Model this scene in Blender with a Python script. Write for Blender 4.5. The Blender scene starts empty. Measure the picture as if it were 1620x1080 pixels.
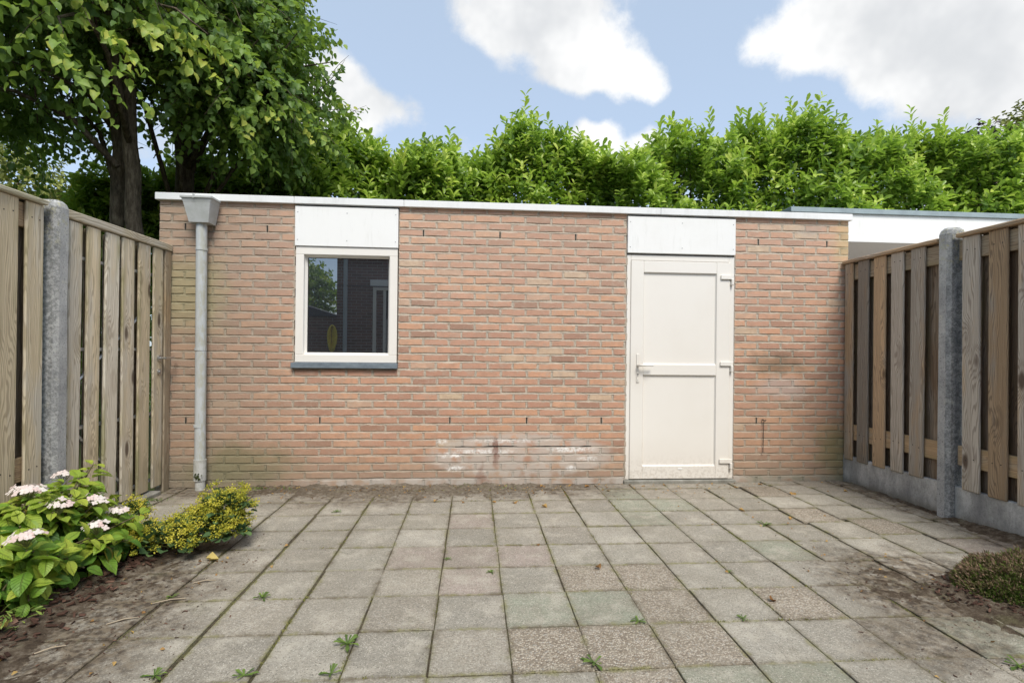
import bpy, bmesh, math, random
import numpy as np
from mathutils import Vector, Matrix, noise, Euler
R = math.radians
sc = bpy.context.scene
C = sc.collection
YW = 4.43            # plane of the shed's front wall (camera at y = 0)

# ------------------------------------------------------------------ camera
cam = bpy.data.cameras.new('camera'); camo = bpy.data.objects.new('camera', cam); C.objects.link(camo)
sc.camera = camo
F_PX, CAM_H, YAW, PITCH, ROLL, SHY = 816.2, 1.1525, -0.07423, 0.0026, 0.01052, 12.06
cam.sensor_width = 36.0; cam.lens = F_PX / 1620 * 36.0
cam.shift_y = SHY / 1620; cam.clip_start = .05; cam.clip_end = 2000
cy, sy = math.cos(YAW), math.sin(YAW); cp, sp = math.cos(PITCH), math.sin(PITCH)
ex = Vector((cy, sy, 0)); fw0 = Vector((-sy, cy, 0))
fw = (fw0 * cp + Vector((0, 0, sp))); ez = Vector((0, 0, cp)) - fw0 * sp
cr, sr = math.cos(ROLL), math.sin(ROLL)
rt = ex * cr + ez * sr; up = ez * cr - ex * sr
camo.matrix_world = Matrix(((rt.x, up.x, -fw.x, 0), (rt.y, up.y, -fw.y, 0), (rt.z, up.z, -fw.z, CAM_H), (0, 0, 0, 1)))

# ------------------------------------------------------------------ light
SUN_EL, SUN_AZ = R(52), R(167)       # azimuth clockwise from +y: from the right, behind the camera
sun = bpy.data.lights.new('sun', 'SUN'); sun.energy = 1.5; sun.angle = R(24); sun.color = (1, .95, .87)
suno = bpy.data.objects.new('sun', sun); C.objects.link(suno)
sd = Vector((math.cos(SUN_EL) * math.sin(SUN_AZ), math.cos(SUN_EL) * math.cos(SUN_AZ), math.sin(SUN_EL)))
suno.rotation_euler = sd.to_track_quat('Z', 'Y').to_euler()
sc.view_settings.view_transform = 'Standard'; sc.view_settings.look = 'None'
sc.view_settings.gamma = 1; sc.view_settings.use_curve_mapping = False
sc.view_settings.exposure = 1.4
sc.cycles.max_bounces = 8; sc.cycles.transparent_max_bounces = 8


class NT:
    """small node tree writer"""
    def __init__(s, tree): s.t = tree; s.n = tree.nodes; s.l = tree.links
    def add(s, typ, ins=None, **kw):
        nd = s.n.new(typ)
        for k, v in kw.items(): setattr(nd, k, v)
        for k, v in (ins or {}).items():
            sock = nd.inputs[k]
            if hasattr(v, 'is_linked') or isinstance(v, bpy.types.NodeSocket): s.l.new(v, sock)
            else:
                if sock.type == 'RGBA' and len(v) == 3: v = (*v, 1)
                sock.default_value = v
        return nd
    def math(s, op, a, b=0.0, c=0.0, clamp=False):
        nd = s.add('ShaderNodeMath', {0: a, 1: b, 2: c}, operation=op); nd.use_clamp = clamp
        return nd.outputs[0]
    def vmath(s, op, a, b=(0, 0, 0)):
        nd = s.add('ShaderNodeVectorMath', {0: a, 1: b}, operation=op)
        return nd.outputs['Value'] if op in ('LENGTH', 'DOT_PRODUCT', 'DISTANCE') else nd.outputs[0]
    def noise(s, vec, scale, detail=3, rough=.55, out='Fac'):
        return s.add('ShaderNodeTexNoise', {'Vector': vec, 'Scale': scale, 'Detail': detail, 'Roughness': rough}).outputs[out]
    def voro(s, vec, scale, out='Distance', feature='F1'):
        return s.add('ShaderNodeTexVoronoi', {'Vector': vec, 'Scale': scale}, feature=feature).outputs[out]
    def ramp(s, fac, stops):
        nd = s.add('ShaderNodeValToRGB', {0: fac}); e = nd.color_ramp.elements
        while len(e) > 1: e.remove(e[0])
        e[0].position = stops[0][0]; e[0].color = (*stops[0][1], 1)
        for p, c in stops[1:]:
            k = e.new(p); k.color = (*c, 1)
        return nd.outputs[0]
    def mr(s, v, a, b, c=0.0, d=1.0, smooth=True):
        return s.add('ShaderNodeMapRange', {'Value': v, 'From Min': a, 'From Max': b, 'To Min': c, 'To Max': d},
                     interpolation_type='SMOOTHSTEP' if smooth else 'LINEAR').outputs[0]
    def mix(s, f, a, b, blend='MIX'):
        nd = s.add('ShaderNodeMix', data_type='RGBA', blend_type=blend)
        for i, v in ((0, f), (6, a), (7, b)):
            if isinstance(v, bpy.types.NodeSocket): s.l.new(v, nd.inputs[i])
            else: nd.inputs[i].default_value = (*v, 1) if i else v
        return nd.outputs[2]
    def sep(s, v): return s.add('ShaderNodeSeparateXYZ', {0: v}).outputs
    def comb(s, x, y, z): return s.add('ShaderNodeCombineXYZ', {0: x, 1: y, 2: z}).outputs[0]
    def attr(s, name): return s.add('ShaderNodeAttribute', attribute_name=name).outputs
    def pos(s): return s.add('ShaderNodeNewGeometry').outputs['Position']
    def bump(s, h, strength=.5, dist=.01):
        return s.add('ShaderNodeBump', {'Height': h, 'Strength': strength, 'Distance': dist}).outputs[0]
    def blob(s, p, c, r, edge=.35):
        """soft ellipsoid mask (1 inside)"""
        d = s.vmath('DIVIDE', s.vmath('SUBTRACT', p, c), r)
        return s.mr(s.vmath('LENGTH', d), 1.0, edge)


# ------------------------------------------------------------------ sky
world = bpy.data.worlds.new('World'); sc.world = world; world.use_nodes = True
w = NT(world.node_tree); w.n.clear()
sky = w.add('ShaderNodeTexSky', sky_type='NISHITA', sun_disc=False, sun_elevation=SUN_EL, sun_rotation=SUN_AZ,
            air_density=1.0, dust_density=1.0, ozone_density=1.0)
dr = w.vmath('NORMALIZE', w.add('ShaderNodeTexCoord').outputs['Generated'])
dz = w.sep(dr)
hz = w.math('MAXIMUM', dz[2], .09)
flat = w.comb(w.math('DIVIDE', dz[0], hz), w.math('DIVIDE', dz[1], hz), 0.0)
n1 = w.noise(flat, 1.15, 7, .56)
n2 = w.noise(dr, 7.0, 6, .6)
dens = w.math('ADD', w.math('MULTIPLY', n1, .55), w.math('MULTIPLY', n2, .60))      # around .57
def lobe(c, r, k):
    d = w.vmath('DISTANCE', dr, Vector(c).normalized())
    return w.math('MULTIPLY', w.mr(d, r, r * .15), k)
for c, r, k in (((.02, .84, .56), .12, .32), ((.10, .83, .555), .13, .36), ((.17, .845, .52), .12, .36), ((.22, .853, .475), .085, .34), ((.285, .846, .452), .065, .34), ((.15, .865, .485), .08, .25),
                ((-.20, .883, .427), .085, .36), ((-.26, .87, .42), .10, .36), ((-.115, .901, .418), .05, .26), ((-.17, .90, .40), .06, .2),
                ((.20, .90, .375), .07, .30), ((.26, .89, .375), .075, .34), ((.32, .87, .35), .07, .25), ((.42, .779, .475), .06, .30), ((.49, .74, .47), .085, .38), ((.57, .68, .46), .12, .42),
                ((.66, .63, .41), .16, .42), ((.61, .69, .40), .08, .30), ((.72, .60, .36), .16, .3), ((.50, .70, .52), .08, .2),
                ((-.12, .84, .52), .12, -.45), ((-.03, .89, .45), .10, -.36), ((.35, .79, .50), .09, -.42), ((.40, .81, .41), .10, -.42), ((.14, .90, .42), .06, -.34), ((.22, .885, .41), .035, -.2),
                ((.05, .905, .42), .07, -.30), ((.51, .765, .39), .07, -.36), ((.34, .85, .40), .05, -.3), ((.27, .88, .408), .05, -.32), ((.21, .885, .43), .04, -.3), ((.66, .67, .32), .07, -.15)):
    dens = w.math('ADD', dens, lobe(c, r, k))
n3 = w.noise(dr, 15.0, 7, .68)
dens = w.math('ADD', dens, w.math('MULTIPLY', w.math('SUBTRACT', n3, .5), .58))
cover = w.mr(dens, .57, .90)
nf = w.noise(dr, 3.2, 5, .6)
thick = w.mr(dens, .86, 1.12)
cl = w.mix(w.mr(nf, .36, .64), (4.2, 4.2, 4.17), (2.85, 2.93, 3.03))
blue = w.mix(.50, w.mix(1.0, sky.outputs[0], (.55, .58, .64), 'MULTIPLY'), (3.15, 3.72, 4.3))
col = w.mix(cover, blue, cl)
bg = w.add('ShaderNodeBackground', {'Color': col, 'Strength': .1})
wo = w.add('ShaderNodeOutputWorld'); w.l.new(bg.outputs[0], wo.inputs[0])

# ------------------------------------------------------------------ object helpers
def wl(o):
    v = Vector((0, 0, 0))
    while o is not None: v += o.location; o = o.parent
    return v
def tag(o, label=None, cat=None, group=None, kind=None):
    for k, v in (('label', label), ('category', cat), ('group', group), ('kind', kind)):
        if v: o[k] = v
    return o
def thing(name, label, cat, loc=(0, 0, 0), group=None):
    o = bpy.data.objects.new(name, None); C.objects.link(o); o.location = loc; o.empty_display_size = .1
    return tag(o, label, cat, group)
def link(name, me, parent=None, mat=None):
    o = bpy.data.objects.new(name, me); C.objects.link(o)
    if mat is not None and not me.materials: me.materials.append(mat)
    if parent is not None:
        o.parent = parent; o.location = -wl(parent)
    return o
def set_attr(me, name, data, typ='FLOAT_COLOR'):
    a = me.attributes.new(name, typ, 'POINT')
    arr = np.asarray(data, dtype=np.float32)
    a.data.foreach_set('color' if typ == 'FLOAT_COLOR' else 'vector', arr.ravel())
def np_mesh(name, V, Fq, smooth=True):
    """V (n,3), Fq (m,k) faces all with k corners"""
    me = bpy.data.meshes.new(name); V = np.asarray(V, np.float32); Fq = np.asarray(Fq, np.int32)
    m, k = Fq.shape
    me.vertices.add(len(V)); me.vertices.foreach_set('co', V.ravel())
    me.loops.add(m * k); me.loops.foreach_set('vertex_index', Fq.ravel())
    me.polygons.add(m); me.polygons.foreach_set('loop_start', np.arange(0, m * k, k, dtype=np.int32))
    me.polygons.foreach_set('use_smooth', np.full(m, smooth))
    me.update(calc_edges=True); me.validate()
    return me

class MB:
    """collects shapes; every vertex has a tint (4) and a grain coordinate (3)"""
    def __init__(s): s.v = []; s.f = []; s.t = []; s.g = []
    def add(s, vs, fs, tint=(.5, .5, .5, .5), gc=None):
        b = len(s.v); s.v += [tuple(v) for v in vs]; s.f += [tuple(i + b for i in f) for f in fs]
        s.t += [tint] * len(vs); s.g += [tuple(g) for g in gc] if gc else [tuple(v) for v in vs]
    def box(s, x0, x1, y0, y1, z0, z1, ch=.003, tint=(.5, .5, .5, .5), gaxis=None, off=(0, 0, 0), skew=None):
        ch = min(ch, (x1 - x0) * .4, (y1 - y0) * .4, (z1 - z0) * .4)
        vs = []; idx = {}
        lo = (x0, y0, z0); hi = (x1, y1, z1)
        for cx in (0, 1):
            for cyy in (0, 1):
                for cz in (0, 1):
                    for ax in range(3):
                        p = [hi[k] if (cx, cyy, cz)[k] else lo[k] for k in range(3)]
                        for k in range(3):
                            if k != ax: p[k] += ch if not (cx, cyy, cz)[k] else -ch
                        idx[(cx, cyy, cz, ax)] = len(vs); vs.append(p)
        fs = []
        for ax in range(3):
            a, b = [k for k in range(3) if k != ax]
            for s_ in (0, 1):
                q = []
                for u, v in ((0, 0), (1, 0), (1, 1), (0, 1)):
                    c = [0, 0, 0]; c[ax] = s_; c[a] = u; c[b] = v; q.append(idx[(*c, ax)])
                if (s_ == 1) == (ax == 1): q.reverse()
                fs.append(q)
        for ax in range(3):       # edges along ax
            a, b = [k for k in range(3) if k != ax]
            for u in (0, 1):
                for v in (0, 1):
                    c0 = [0, 0, 0]; c0[a] = u; c0[b] = v; c1 = list(c0); c1[ax] = 1
                    q = [idx[(*c0, a)], idx[(*c1, a)], idx[(*c1, b)], idx[(*c0, b)]]
                    fs.append(q)
        for c in [(i, j, k) for i in (0, 1) for j in (0, 1) for k in (0, 1)]:
            fs.append([idx[(*c, 0)], idx[(*c, 1)], idx[(*c, 2)]])
        if skew: vs = [skew(p) for p in vs]
        if gaxis is None: gc = None
        else:
            o = [k for k in range(3) if k != gaxis]
            # across, depth, along, measured from the board's own middle
            mid = [(lo[k] + hi[k]) / 2 for k in range(3)]
            wide = o[0] if hi[o[0]] - lo[o[0]] > hi[o[1]] - lo[o[1]] else o[1]
            thin = o[1] if wide == o[0] else o[0]
            gc = [(p[wide] - mid[wide] + off[0], p[thin] - mid[thin] + off[1], p[gaxis] + off[2]) for p in vs]
        s.add(vs, fs, tint, gc)
    def tube(s, pts, rad, sides=8, tint=(.5, .5, .5, .5), cap=True):
        pts = [Vector(p) for p in pts]; n = len(pts)
        if not hasattr(rad, '__len__'): rad = [rad] * n
        vs = []; prev = None
        for i, p in enumerate(pts):
            d = (pts[min(i + 1, n - 1)] - pts[max(i - 1, 0)]).normalized()
            if prev is None:
                a = d.cross(Vector((0, 0, 1)) if abs(d.z) < .9 else Vector((1, 0, 0))).normalized()
            else: a = (prev - d * prev.dot(d)).normalized()
            prev = a; b = d.cross(a)
            for k in range(sides):
                t = 2 * math.pi * k / sides
                vs.append(p + (a * math.cos(t) + b * math.sin(t)) * rad[i])
        fs = [[i * sides + k, i * sides + (k + 1) % sides, (i + 1) * sides + (k + 1) % sides, (i + 1) * sides + k]
              for i in range(n - 1) for k in range(sides)]
        if cap: fs += [list(range(sides))[::-1], [(n - 1) * sides + k for k in range(sides)]]
        s.add(vs, fs, tint)
    def build(s, name, mat, parent=None, smooth=False, recalc=True):
        me = bpy.data.meshes.new(name); me.from_pydata([tuple(v) for v in s.v], [], s.f)
        set_attr(me, 'tint', s.t); set_attr(me, 'gc', s.g, 'FLOAT_VECTOR')
        if recalc:
            bm = bmesh.new(); bm.from_mesh(me); bmesh.ops.recalc_face_normals(bm, faces=bm.faces); bm.to_mesh(me); bm.free()
        if smooth:
            for p in me.polygons: p.use_smooth = True
        return link(name, me, parent, mat)
def boxobj(name, mat, parent, *a, **k):
    m = MB(); m.box(*a, **k); return m.build(name, mat, parent)

# ------------------------------------------------------------------ materials
MAT = {}
def newmat(name):
    m = bpy.data.materials.new(name); m.use_nodes = True; MAT[name] = m
    n = NT(m.node_tree); n.n.clear(); return m, n
def finish(n, color, rough=.7, normal=None, metal=0.0, spec=.5, coat=0.0, extra=None):
    ins = {'Base Color': color, 'Roughness': rough, 'Metallic': metal, 'Specular IOR Level': spec, 'Coat Weight': coat}
    if normal is not None: ins['Normal'] = normal
    b = n.add('ShaderNodeBsdfPrincipled', ins)
    sh = b.outputs[0]
    if extra: sh = extra(sh)
    o = n.add('ShaderNodeOutputMaterial'); n.l.new(sh, o.inputs[0])

def wall_stains_shade(n, base, p, is_mortar):
    """wear, algae, lime bloom and soot at their own places, plus shade painted on the left end"""
    pn = n.vmath('ADD', p, n.vmath('MULTIPLY', n.vmath('SUBTRACT', n.noise(p, 5.5, 5, .65, 'Color'), (.5, .5, .5)), (.34, 0, .22)))
    big = n.noise(p, 1.6, 3)
    x, y, z = n.sep(p)
    # grime near the ground; left end painted darker for grime and tree/gate shade
    base = n.mix(n.mr(n.sep(pn)[2], .9, 2.1, 0, .22), base, (.62, .48, .37))
    base = n.mix(n.mr(n.sep(pn)[2], 1.1, .3, 0, .25), base, n.mix(.75, base, (.42, .24, .145)))
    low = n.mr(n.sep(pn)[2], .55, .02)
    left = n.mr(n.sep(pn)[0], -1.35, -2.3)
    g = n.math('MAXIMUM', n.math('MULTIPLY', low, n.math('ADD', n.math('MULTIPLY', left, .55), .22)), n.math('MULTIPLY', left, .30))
    base = n.mix(n.mr(n.sep(pn)[0], -.85, -2.2, 0, .50), base, (.33, .245, .185))  # brown tint carries the shade of tree and gate along with grime
    base = n.mix(n.math('MULTIPLY', n.mr(n.sep(pn)[0], 2.1, 2.5), n.mr(n.sep(pn)[2], 1.3, .5, 0, .30)), base, (.30, .215, .145))
    base = n.mix(n.mr(n.sep(pn)[2], .30, .06, 0, .38), base, (.29, .245, .185))
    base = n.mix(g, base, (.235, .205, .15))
    al = n.math('MULTIPLY', n.mr(n.sep(pn)[0], -1.95, -2.2), n.math('MULTIPLY', n.mr(z, 1.15, 1.5), n.mr(z, 1.98, 1.75)))
    base = n.mix(n.math('MULTIPLY', al, .6), base, (.33, .31, .17))
    al2 = n.math('MULTIPLY', n.blob(pn, (-1.95, YW, .2), (.75, 1, .26)), n.mr(big, .35, .6))
    base = n.mix(n.math('MULTIPLY', al2, .65), base, (.17, .165, .085))
    # lime bloom under the missing letter plate
    bl = n.noise(p, 9, 4)
    pq = n.vmath('ADD', p, n.vmath('MULTIPLY', n.vmath('SUBTRACT', n.noise(p, 16, 5, .7, 'Color'), (.5, .5, .5)), (.16, 0, .05)))
    m = n.math('MULTIPLY', n.blob(pq, (.42, YW, .25), (.88, 1, .21), .8), n.mr(bl, .30, .52))
    base = n.mix(n.math('MULTIPLY', m, .68), base, (.50, .455, .40))
    for c, r, k in (((.1, YW, .285), (.34, 1, .03), .75), ((-.18, YW, .255), (.13, 1, .035), .7), ((.85, YW, .30), (.28, 1, .032), .75),
                    ((-.15, YW, .14), (.10, 1, .03), .8), ((-.27, YW, .37), (.07, 1, .03), .6), ((.3, YW, .375), (.42, 1, .025), .5),
                    ((1.0, YW, .22), (.12, 1, .03), .6), ((.85, YW, .14), (.06, 1, .03), .7)):
        base = n.mix(n.math('MULTIPLY', n.math('MULTIPLY', n.blob(pq, c, r, .3), n.mr(n.noise(p, 30, 5, .75), .34, .6)), k * 1.25), base, (.80, .775, .73))
    # lowest course: pale dry cement bloom
    lc = n.math('MULTIPLY', n.mr(z, .072, .05), n.math('MULTIPLY', n.mr(x, -1.6, -1.1), n.mr(bl, .3, .6)))
    base = n.mix(n.math('MULTIPLY', lc, .85), base, (.46, .42, .37))
    lr = n.math('MULTIPLY', n.mr(z, .085, .04), n.mr(x, 2.3, 2.5))
    base = n.mix(n.math('MULTIPLY', lr, n.mr(bl, .35, .65, .2, .7)), base, (.20, .185, .12))
    # rust runs
    ru = n.math('MULTIPLY', n.blob(n.vmath('ADD', p, n.vmath('MULTIPLY', n.vmath('SUBTRACT', n.noise(p, 26, 3, .6, 'Color'), (.5, .5, .5)), (.10, 0, .10))), (.20, YW, .29), (.035, 1, .18), .3), .75)
    base = n.mix(ru, base, (.20, .09, .06))
    ru = n.math('MULTIPLY', n.blob(pn, (.10, YW, .09), (.06, 1, .12), .3), .5)
    base = n.mix(ru, base, (.22, .11, .075))
    # soot and a pale washed patch right of the door
    so = n.math('MULTIPLY', n.blob(pn, (2.72, YW, 1.06), (.42, 1, .15), .1), .62)
    base = n.mix(so, base, (.12, .095, .06))
    pa = n.math('MULTIPLY', n.blob(pn, (2.74, YW, .84), (.36, 1, .14), .3), .5)
    base = n.mix(pa, base, (.47, .40, .36))
    gr = n.math('MULTIPLY', n.blob(pn, (3.28, YW, .28), (.28, 1, .4), .2), .65)
    base = n.mix(gr, base, (.24, .225, .10))
    gy = n.math('MULTIPLY', n.blob(pn, (3.34, YW, 2.15), (.20, 1, .28), .2), .55)
    base = n.mix(gy, base, (.50, .40, .20))
    gp = n.math('MULTIPLY', n.blob(pn, (3.0, YW, 2.25), (.24, 1, .09), .2), .45)
    base = n.mix(gp, base, (.38, .33, .28))
    return base

MORT = (.50, .44, .355)
m, n = newmat('brick')
p = n.pos(); t = n.attr('tint'); ts = n.sep(t[0]); ta = t['Alpha']; g = n.sep(n.attr('gc')[1])
c = n.ramp(ts[0], [(0, (.33, .19, .135)), (.2, (.45, .24, .165)), (.42, (.535, .295, .20)), (.62, (.60, .325, .195)), (.78, (.62, .37, .24)), (.9, (.54, .36, .255)), (1, (.60, .47, .32))])
c = n.mix(n.mr(n.noise(p, 18, 5, .65), .35, .7, 0, .5), c, (.36, .21, .145))
c = n.mix(n.mr(n.noise(p, 90, 3, .7), .55, .78, 0, .55), c, (.58, .45, .35))
c = n.mix(n.mr(n.noise(p, 240, 2, .7), .60, .75, 0, .45), c, (.20, .11, .08))
# mortar smeared over the arrises
d = n.math('MINIMUM', n.math('MINIMUM', g[0], n.math('SUBTRACT', ta, g[0])), n.math('MINIMUM', g[2], n.math('SUBTRACT', .0553, g[2])))
d = n.math('ADD', d, n.math('MULTIPLY', n.math('SUBTRACT', n.noise(p, 38, 4, .65), .5), .034))
smear = n.math('MAXIMUM', n.mr(d, .009, .0015), n.math('MULTIPLY', n.mr(n.noise(p, 9, 5, .7), .50, .70), .42))
smear = n.math('MULTIPLY', smear, n.mr(ts[1], 0, 1, .6, 1))
c = n.mix(.05, c, (.48, .39, .33))
c = n.mix(n.math('MULTIPLY', smear, .8), c, MORT)
c = wall_stains_shade(n, c, p, False)
h = n.math('ADD', n.noise(p, 60, 5, .7), n.math('MULTIPLY', n.noise(p, 260, 2, .6), .5))
finish(n, c, .92, n.bump(h, .65, .006), spec=.2)

m, n = newmat('mortar')
p = n.pos()
c = n.ramp(n.noise(p, 30, 5, .7), [(.3, (.36, .305, .23)), (.5, MORT), (.7, (.58, .51, .41))])
c = n.mix(n.mr(n.noise(p, 3, 3), .4, .7, 0, .3), c, (.52, .42, .32))
c = wall_stains_shade(n, c, p, True)
finish(n, c, .95, n.bump(n.noise(p, 110, 5, .75), 1, .01), spec=.15)

m, n = newmat('far_brick')
p = n.pos(); q = n.sep(p)
br = n.add('ShaderNodeTexBrick', {'Vector': n.comb(n.math('ADD', q[0], q[1]), q[2], 0.0), 'Color1': (.24, .13, .10), 'Color2': (.15, .09, .07), 'Mortar': (.34, .31, .28), 'Scale': 1.0, 'Mortar Size': .006, 'Brick Width': .22, 'Row Height': .065})
finish(n, br.outputs[0], .9, n.bump(br.outputs['Fac'], .4, -.01), spec=.2)

# paving
def dirt_masks(n, p):
    pn = n.vmath('ADD', p, n.vmath('MULTIPLY', n.vmath('SUBTRACT', n.noise(p, 6, 6, .7, 'Color'), (.5, .5, .5)), (.8, .8, 0)))
    x, y, z = n.sep(pn)
    wall = n.mr(y, 3.85, 4.3)
    a = n.math('MULTIPLY', wall, n.mr(x, 1.6, .6, .35, 1))
    b = n.blob(pn, (-1.68, 2.2, 0), (.62, 1.35, 5), .45)
    c = n.blob(pn, (2.25, 2.4, 0), (.70, .62, 5), .4)
    d = n.mr(x, 2.95, 3.3)
    e = n.blob(pn, (1.85, 1.95, 0), (.4, .25, 5), .3)
    f = n.blob(pn, (-.9, 4.05, 0), (1.0, .3, 5), .3)
    o = a
    for k in (b, c, d, n.math('MULTIPLY', e, .8), n.math('MULTIPLY', f, .7)): o = n.math('MAXIMUM', o, k)
    return o
m, n = newmat('paving')
p = n.pos(); t = n.attr('tint'); base = t[0]; peb = t['Alpha']
gen = n.sep(n.add('ShaderNodeTexCoord').outputs['Generated'])
c = n.mix(n.mr(n.noise(p, 4.5, 6, .75), .38, .74, 0, .5), n.mix(n.mr(n.noise(p, 8, 5, .7), .45, .62, 0, .5), base, (.33, .30, .24)), n.mix(.55, base, (.13, .118, .09)))
c = n.mix(n.mr(n.noise(p, 1.3, 3, .6), .45, .7, 0, .35), c, (.31, .27, .215))
c = n.mix(n.mr(n.noise(p, 62, 6, .85), .46, .62, 0, .62), c, n.mix(.5, base, (.07, .06, .045)))
c = n.mix(n.mr(n.noise(p, 105, 4, .85), .52, .64, 0, .6), c, (.56, .52, .44))
c = n.mix(n.mr(n.noise(n.vmath('ADD', p, (2, 8, 0)), 24, 6, .8), .53, .66, 0, .42), c, n.mix(.5, c, (.12, .105, .075)))
c = n.mix(n.mr(n.noise(p, 6.0, 5, .7), .48, .66, 0, .6), c, (.47, .43, .355))
c = n.mix(n.mr(n.noise(n.vmath('ADD', p, (3, 9, 0)), 2.1, 6, .78), .52, .80, 0, .4), c, (.15, .13, .095))
sp = n.add('ShaderNodeTexVoronoi', {'Vector': p, 'Scale': 175.0})
spc = n.sep(sp.outputs['Color'])
c = n.mix(n.math('MULTIPLY', n.mr(spc[0], .80, .86), n.mr(sp.outputs['Distance'], .45, .28)), c, (.54, .51, .435))
c = n.mix(n.math('MULTIPLY', n.math('MULTIPLY', n.mr(spc[1], .60, .85), n.mr(sp.outputs['Distance'], .5, .3)), .7), c, (.09, .08, .065))
# exposed pebbles
pv = n.add('ShaderNodeTexVoronoi', {'Vector': p, 'Scale': 125.0})
pc = n.ramp(n.sep(pv.outputs['Color'])[0], [(0, (.18, .14, .10)), (.3, (.32, .26, .19)), (.55, (.46, .395, .31)), (.8, (.60, .53, .43)), (1, (.38, .36, .32))])
pc = n.mix(n.mr(pv.outputs['Distance'], .45, .75), pc, (.20, .165, .125))
pm = n.math('MULTIPLY', peb, n.mr(n.noise(p, 9, 4, .7), .3, .55, .5, 1))
c = n.mix(pm, c, pc)
# dirt gathered along the edges of each slab
ed = n.math('MINIMUM', n.math('MINIMUM', gen[0], n.math('SUBTRACT', 1.0, gen[0])), n.math('MINIMUM', gen[1], n.math('SUBTRACT', 1.0, gen[1])))
ed = n.math('ADD', ed, n.math('MULTIPLY', n.math('SUBTRACT', n.noise(p, 14, 6, .75), .5), .34))
c = n.mix(n.mr(ed, .16, .02, 0, .32), c, n.mix(.5, c, (.15, .13, .095)))
c = n.mix(n.mr(ed, .065, -.04, 0, .8), c, n.mix(n.mr(n.noise(p, 5, 4, .7), .45, .56), (.13, .105, .07), (.20, .19, .07)))
c = n.mix(n.mr(n.noise(n.vmath('ADD', p, (11, 4, 0)), 1.7, 6, .7), .42, .70, 0, .45), c, n.mix(.55, c, (.14, .125, .085)))
dm = dirt_masks(n, p)
dm = n.math('MULTIPLY', dm, n.mr(n.noise(p, 13, 6, .8), .32, .56, .15, 1))
c = n.mix(n.math('MULTIPLY', n.mr(n.noise(n.vmath('ADD', p, (5, 1, 0)), 19, 6, .82), .55, .75), .35), c, n.mix(.5, c, (.10, .085, .06)))
c = n.mix(n.math('MULTIPLY', dm, .92), c, n.mix(n.mr(n.noise(p, 25, 3), .4, .6), (.05, .034, .022), (.16, .125, .085)))
c = n.mix(n.mr(n.noise(n.vmath('ADD', p, (7, 3, 0)), 3.2, 6, .75), .56, .8, 0, .35), c, (.16, .17, .085))
h = n.math('ADD', n.math('MULTIPLY', n.mr(pv.outputs['Distance'], .1, .7, 1, 0), n.math('ADD', n.math('MULTIPLY', pm, 1.2), .25)), n.math('MULTIPLY', n.noise(p, 70, 5, .75), .9))
h = n.math('ADD', h, n.math('MULTIPLY', n.noise(p, 300, 3, .7), .5))
finish(n, c, .88, n.bump(h, .9, .0035), spec=.25)

m, n = newmat('soil')
p = n.pos()
c = n.ramp(n.noise(p, 20, 6, .75), [(.3, (.055, .038, .026)), (.5, (.13, .098, .068)), (.62, (.24, .195, .145)), (.78, (.36, .31, .245))])
x, y, z = n.sep(p)
c = n.mix(n.math('MULTIPLY', n.mr(y, 3.9, 4.1), n.mr(x, -2.0, -.8, 0, .55)), c, n.ramp(n.noise(p, 35, 5, .75), [(.3, (.13, .10, .07)), (.5, (.28, .24, .18)), (.75, (.46, .41, .33))]))
c = n.mix(n.mr(n.noise(p, 5, 5, .7), .55, .68, 0, .3), c, (.13, .14, .05))
c = n.mix(n.mr(n.voro(p, 140), .2, .05, 0, .5), c, (.42, .36, .28))
finish(n, c, .95, n.bump(n.math('ADD', n.noise(p, 60, 5, .8), n.math('MULTIPLY', n.noise(p, 240, 3, .8), .5)), 1, .012), spec=.15)

m, n = newmat('joint_sand')
p = n.pos()
c = n.ramp(n.noise(p, 60, 5, .75), [(.3, (.045, .035, .024)), (.5, (.11, .09, .06)), (.7, (.21, .18, .125))])
c = n.mix(n.mr(n.noise(p, 3.0, 5, .7), .44, .60, 0, .85), c, n.ramp(n.noise(p, 120, 3), [(.35, (.10, .095, .045)), (.65, (.22, .21, .10))]))
finish(n, c, .95, n.bump(n.noise(p, 160, 4, .8), 1, .01), spec=.1)

m, n = newmat('grass_ground')
p = n.pos()
finish(n, n.ramp(n.noise(p, 3, 6, .7), [(.3, (.05, .06, .025)), (.7, (.09, .11, .04))]), .95, spec=.1)

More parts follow.
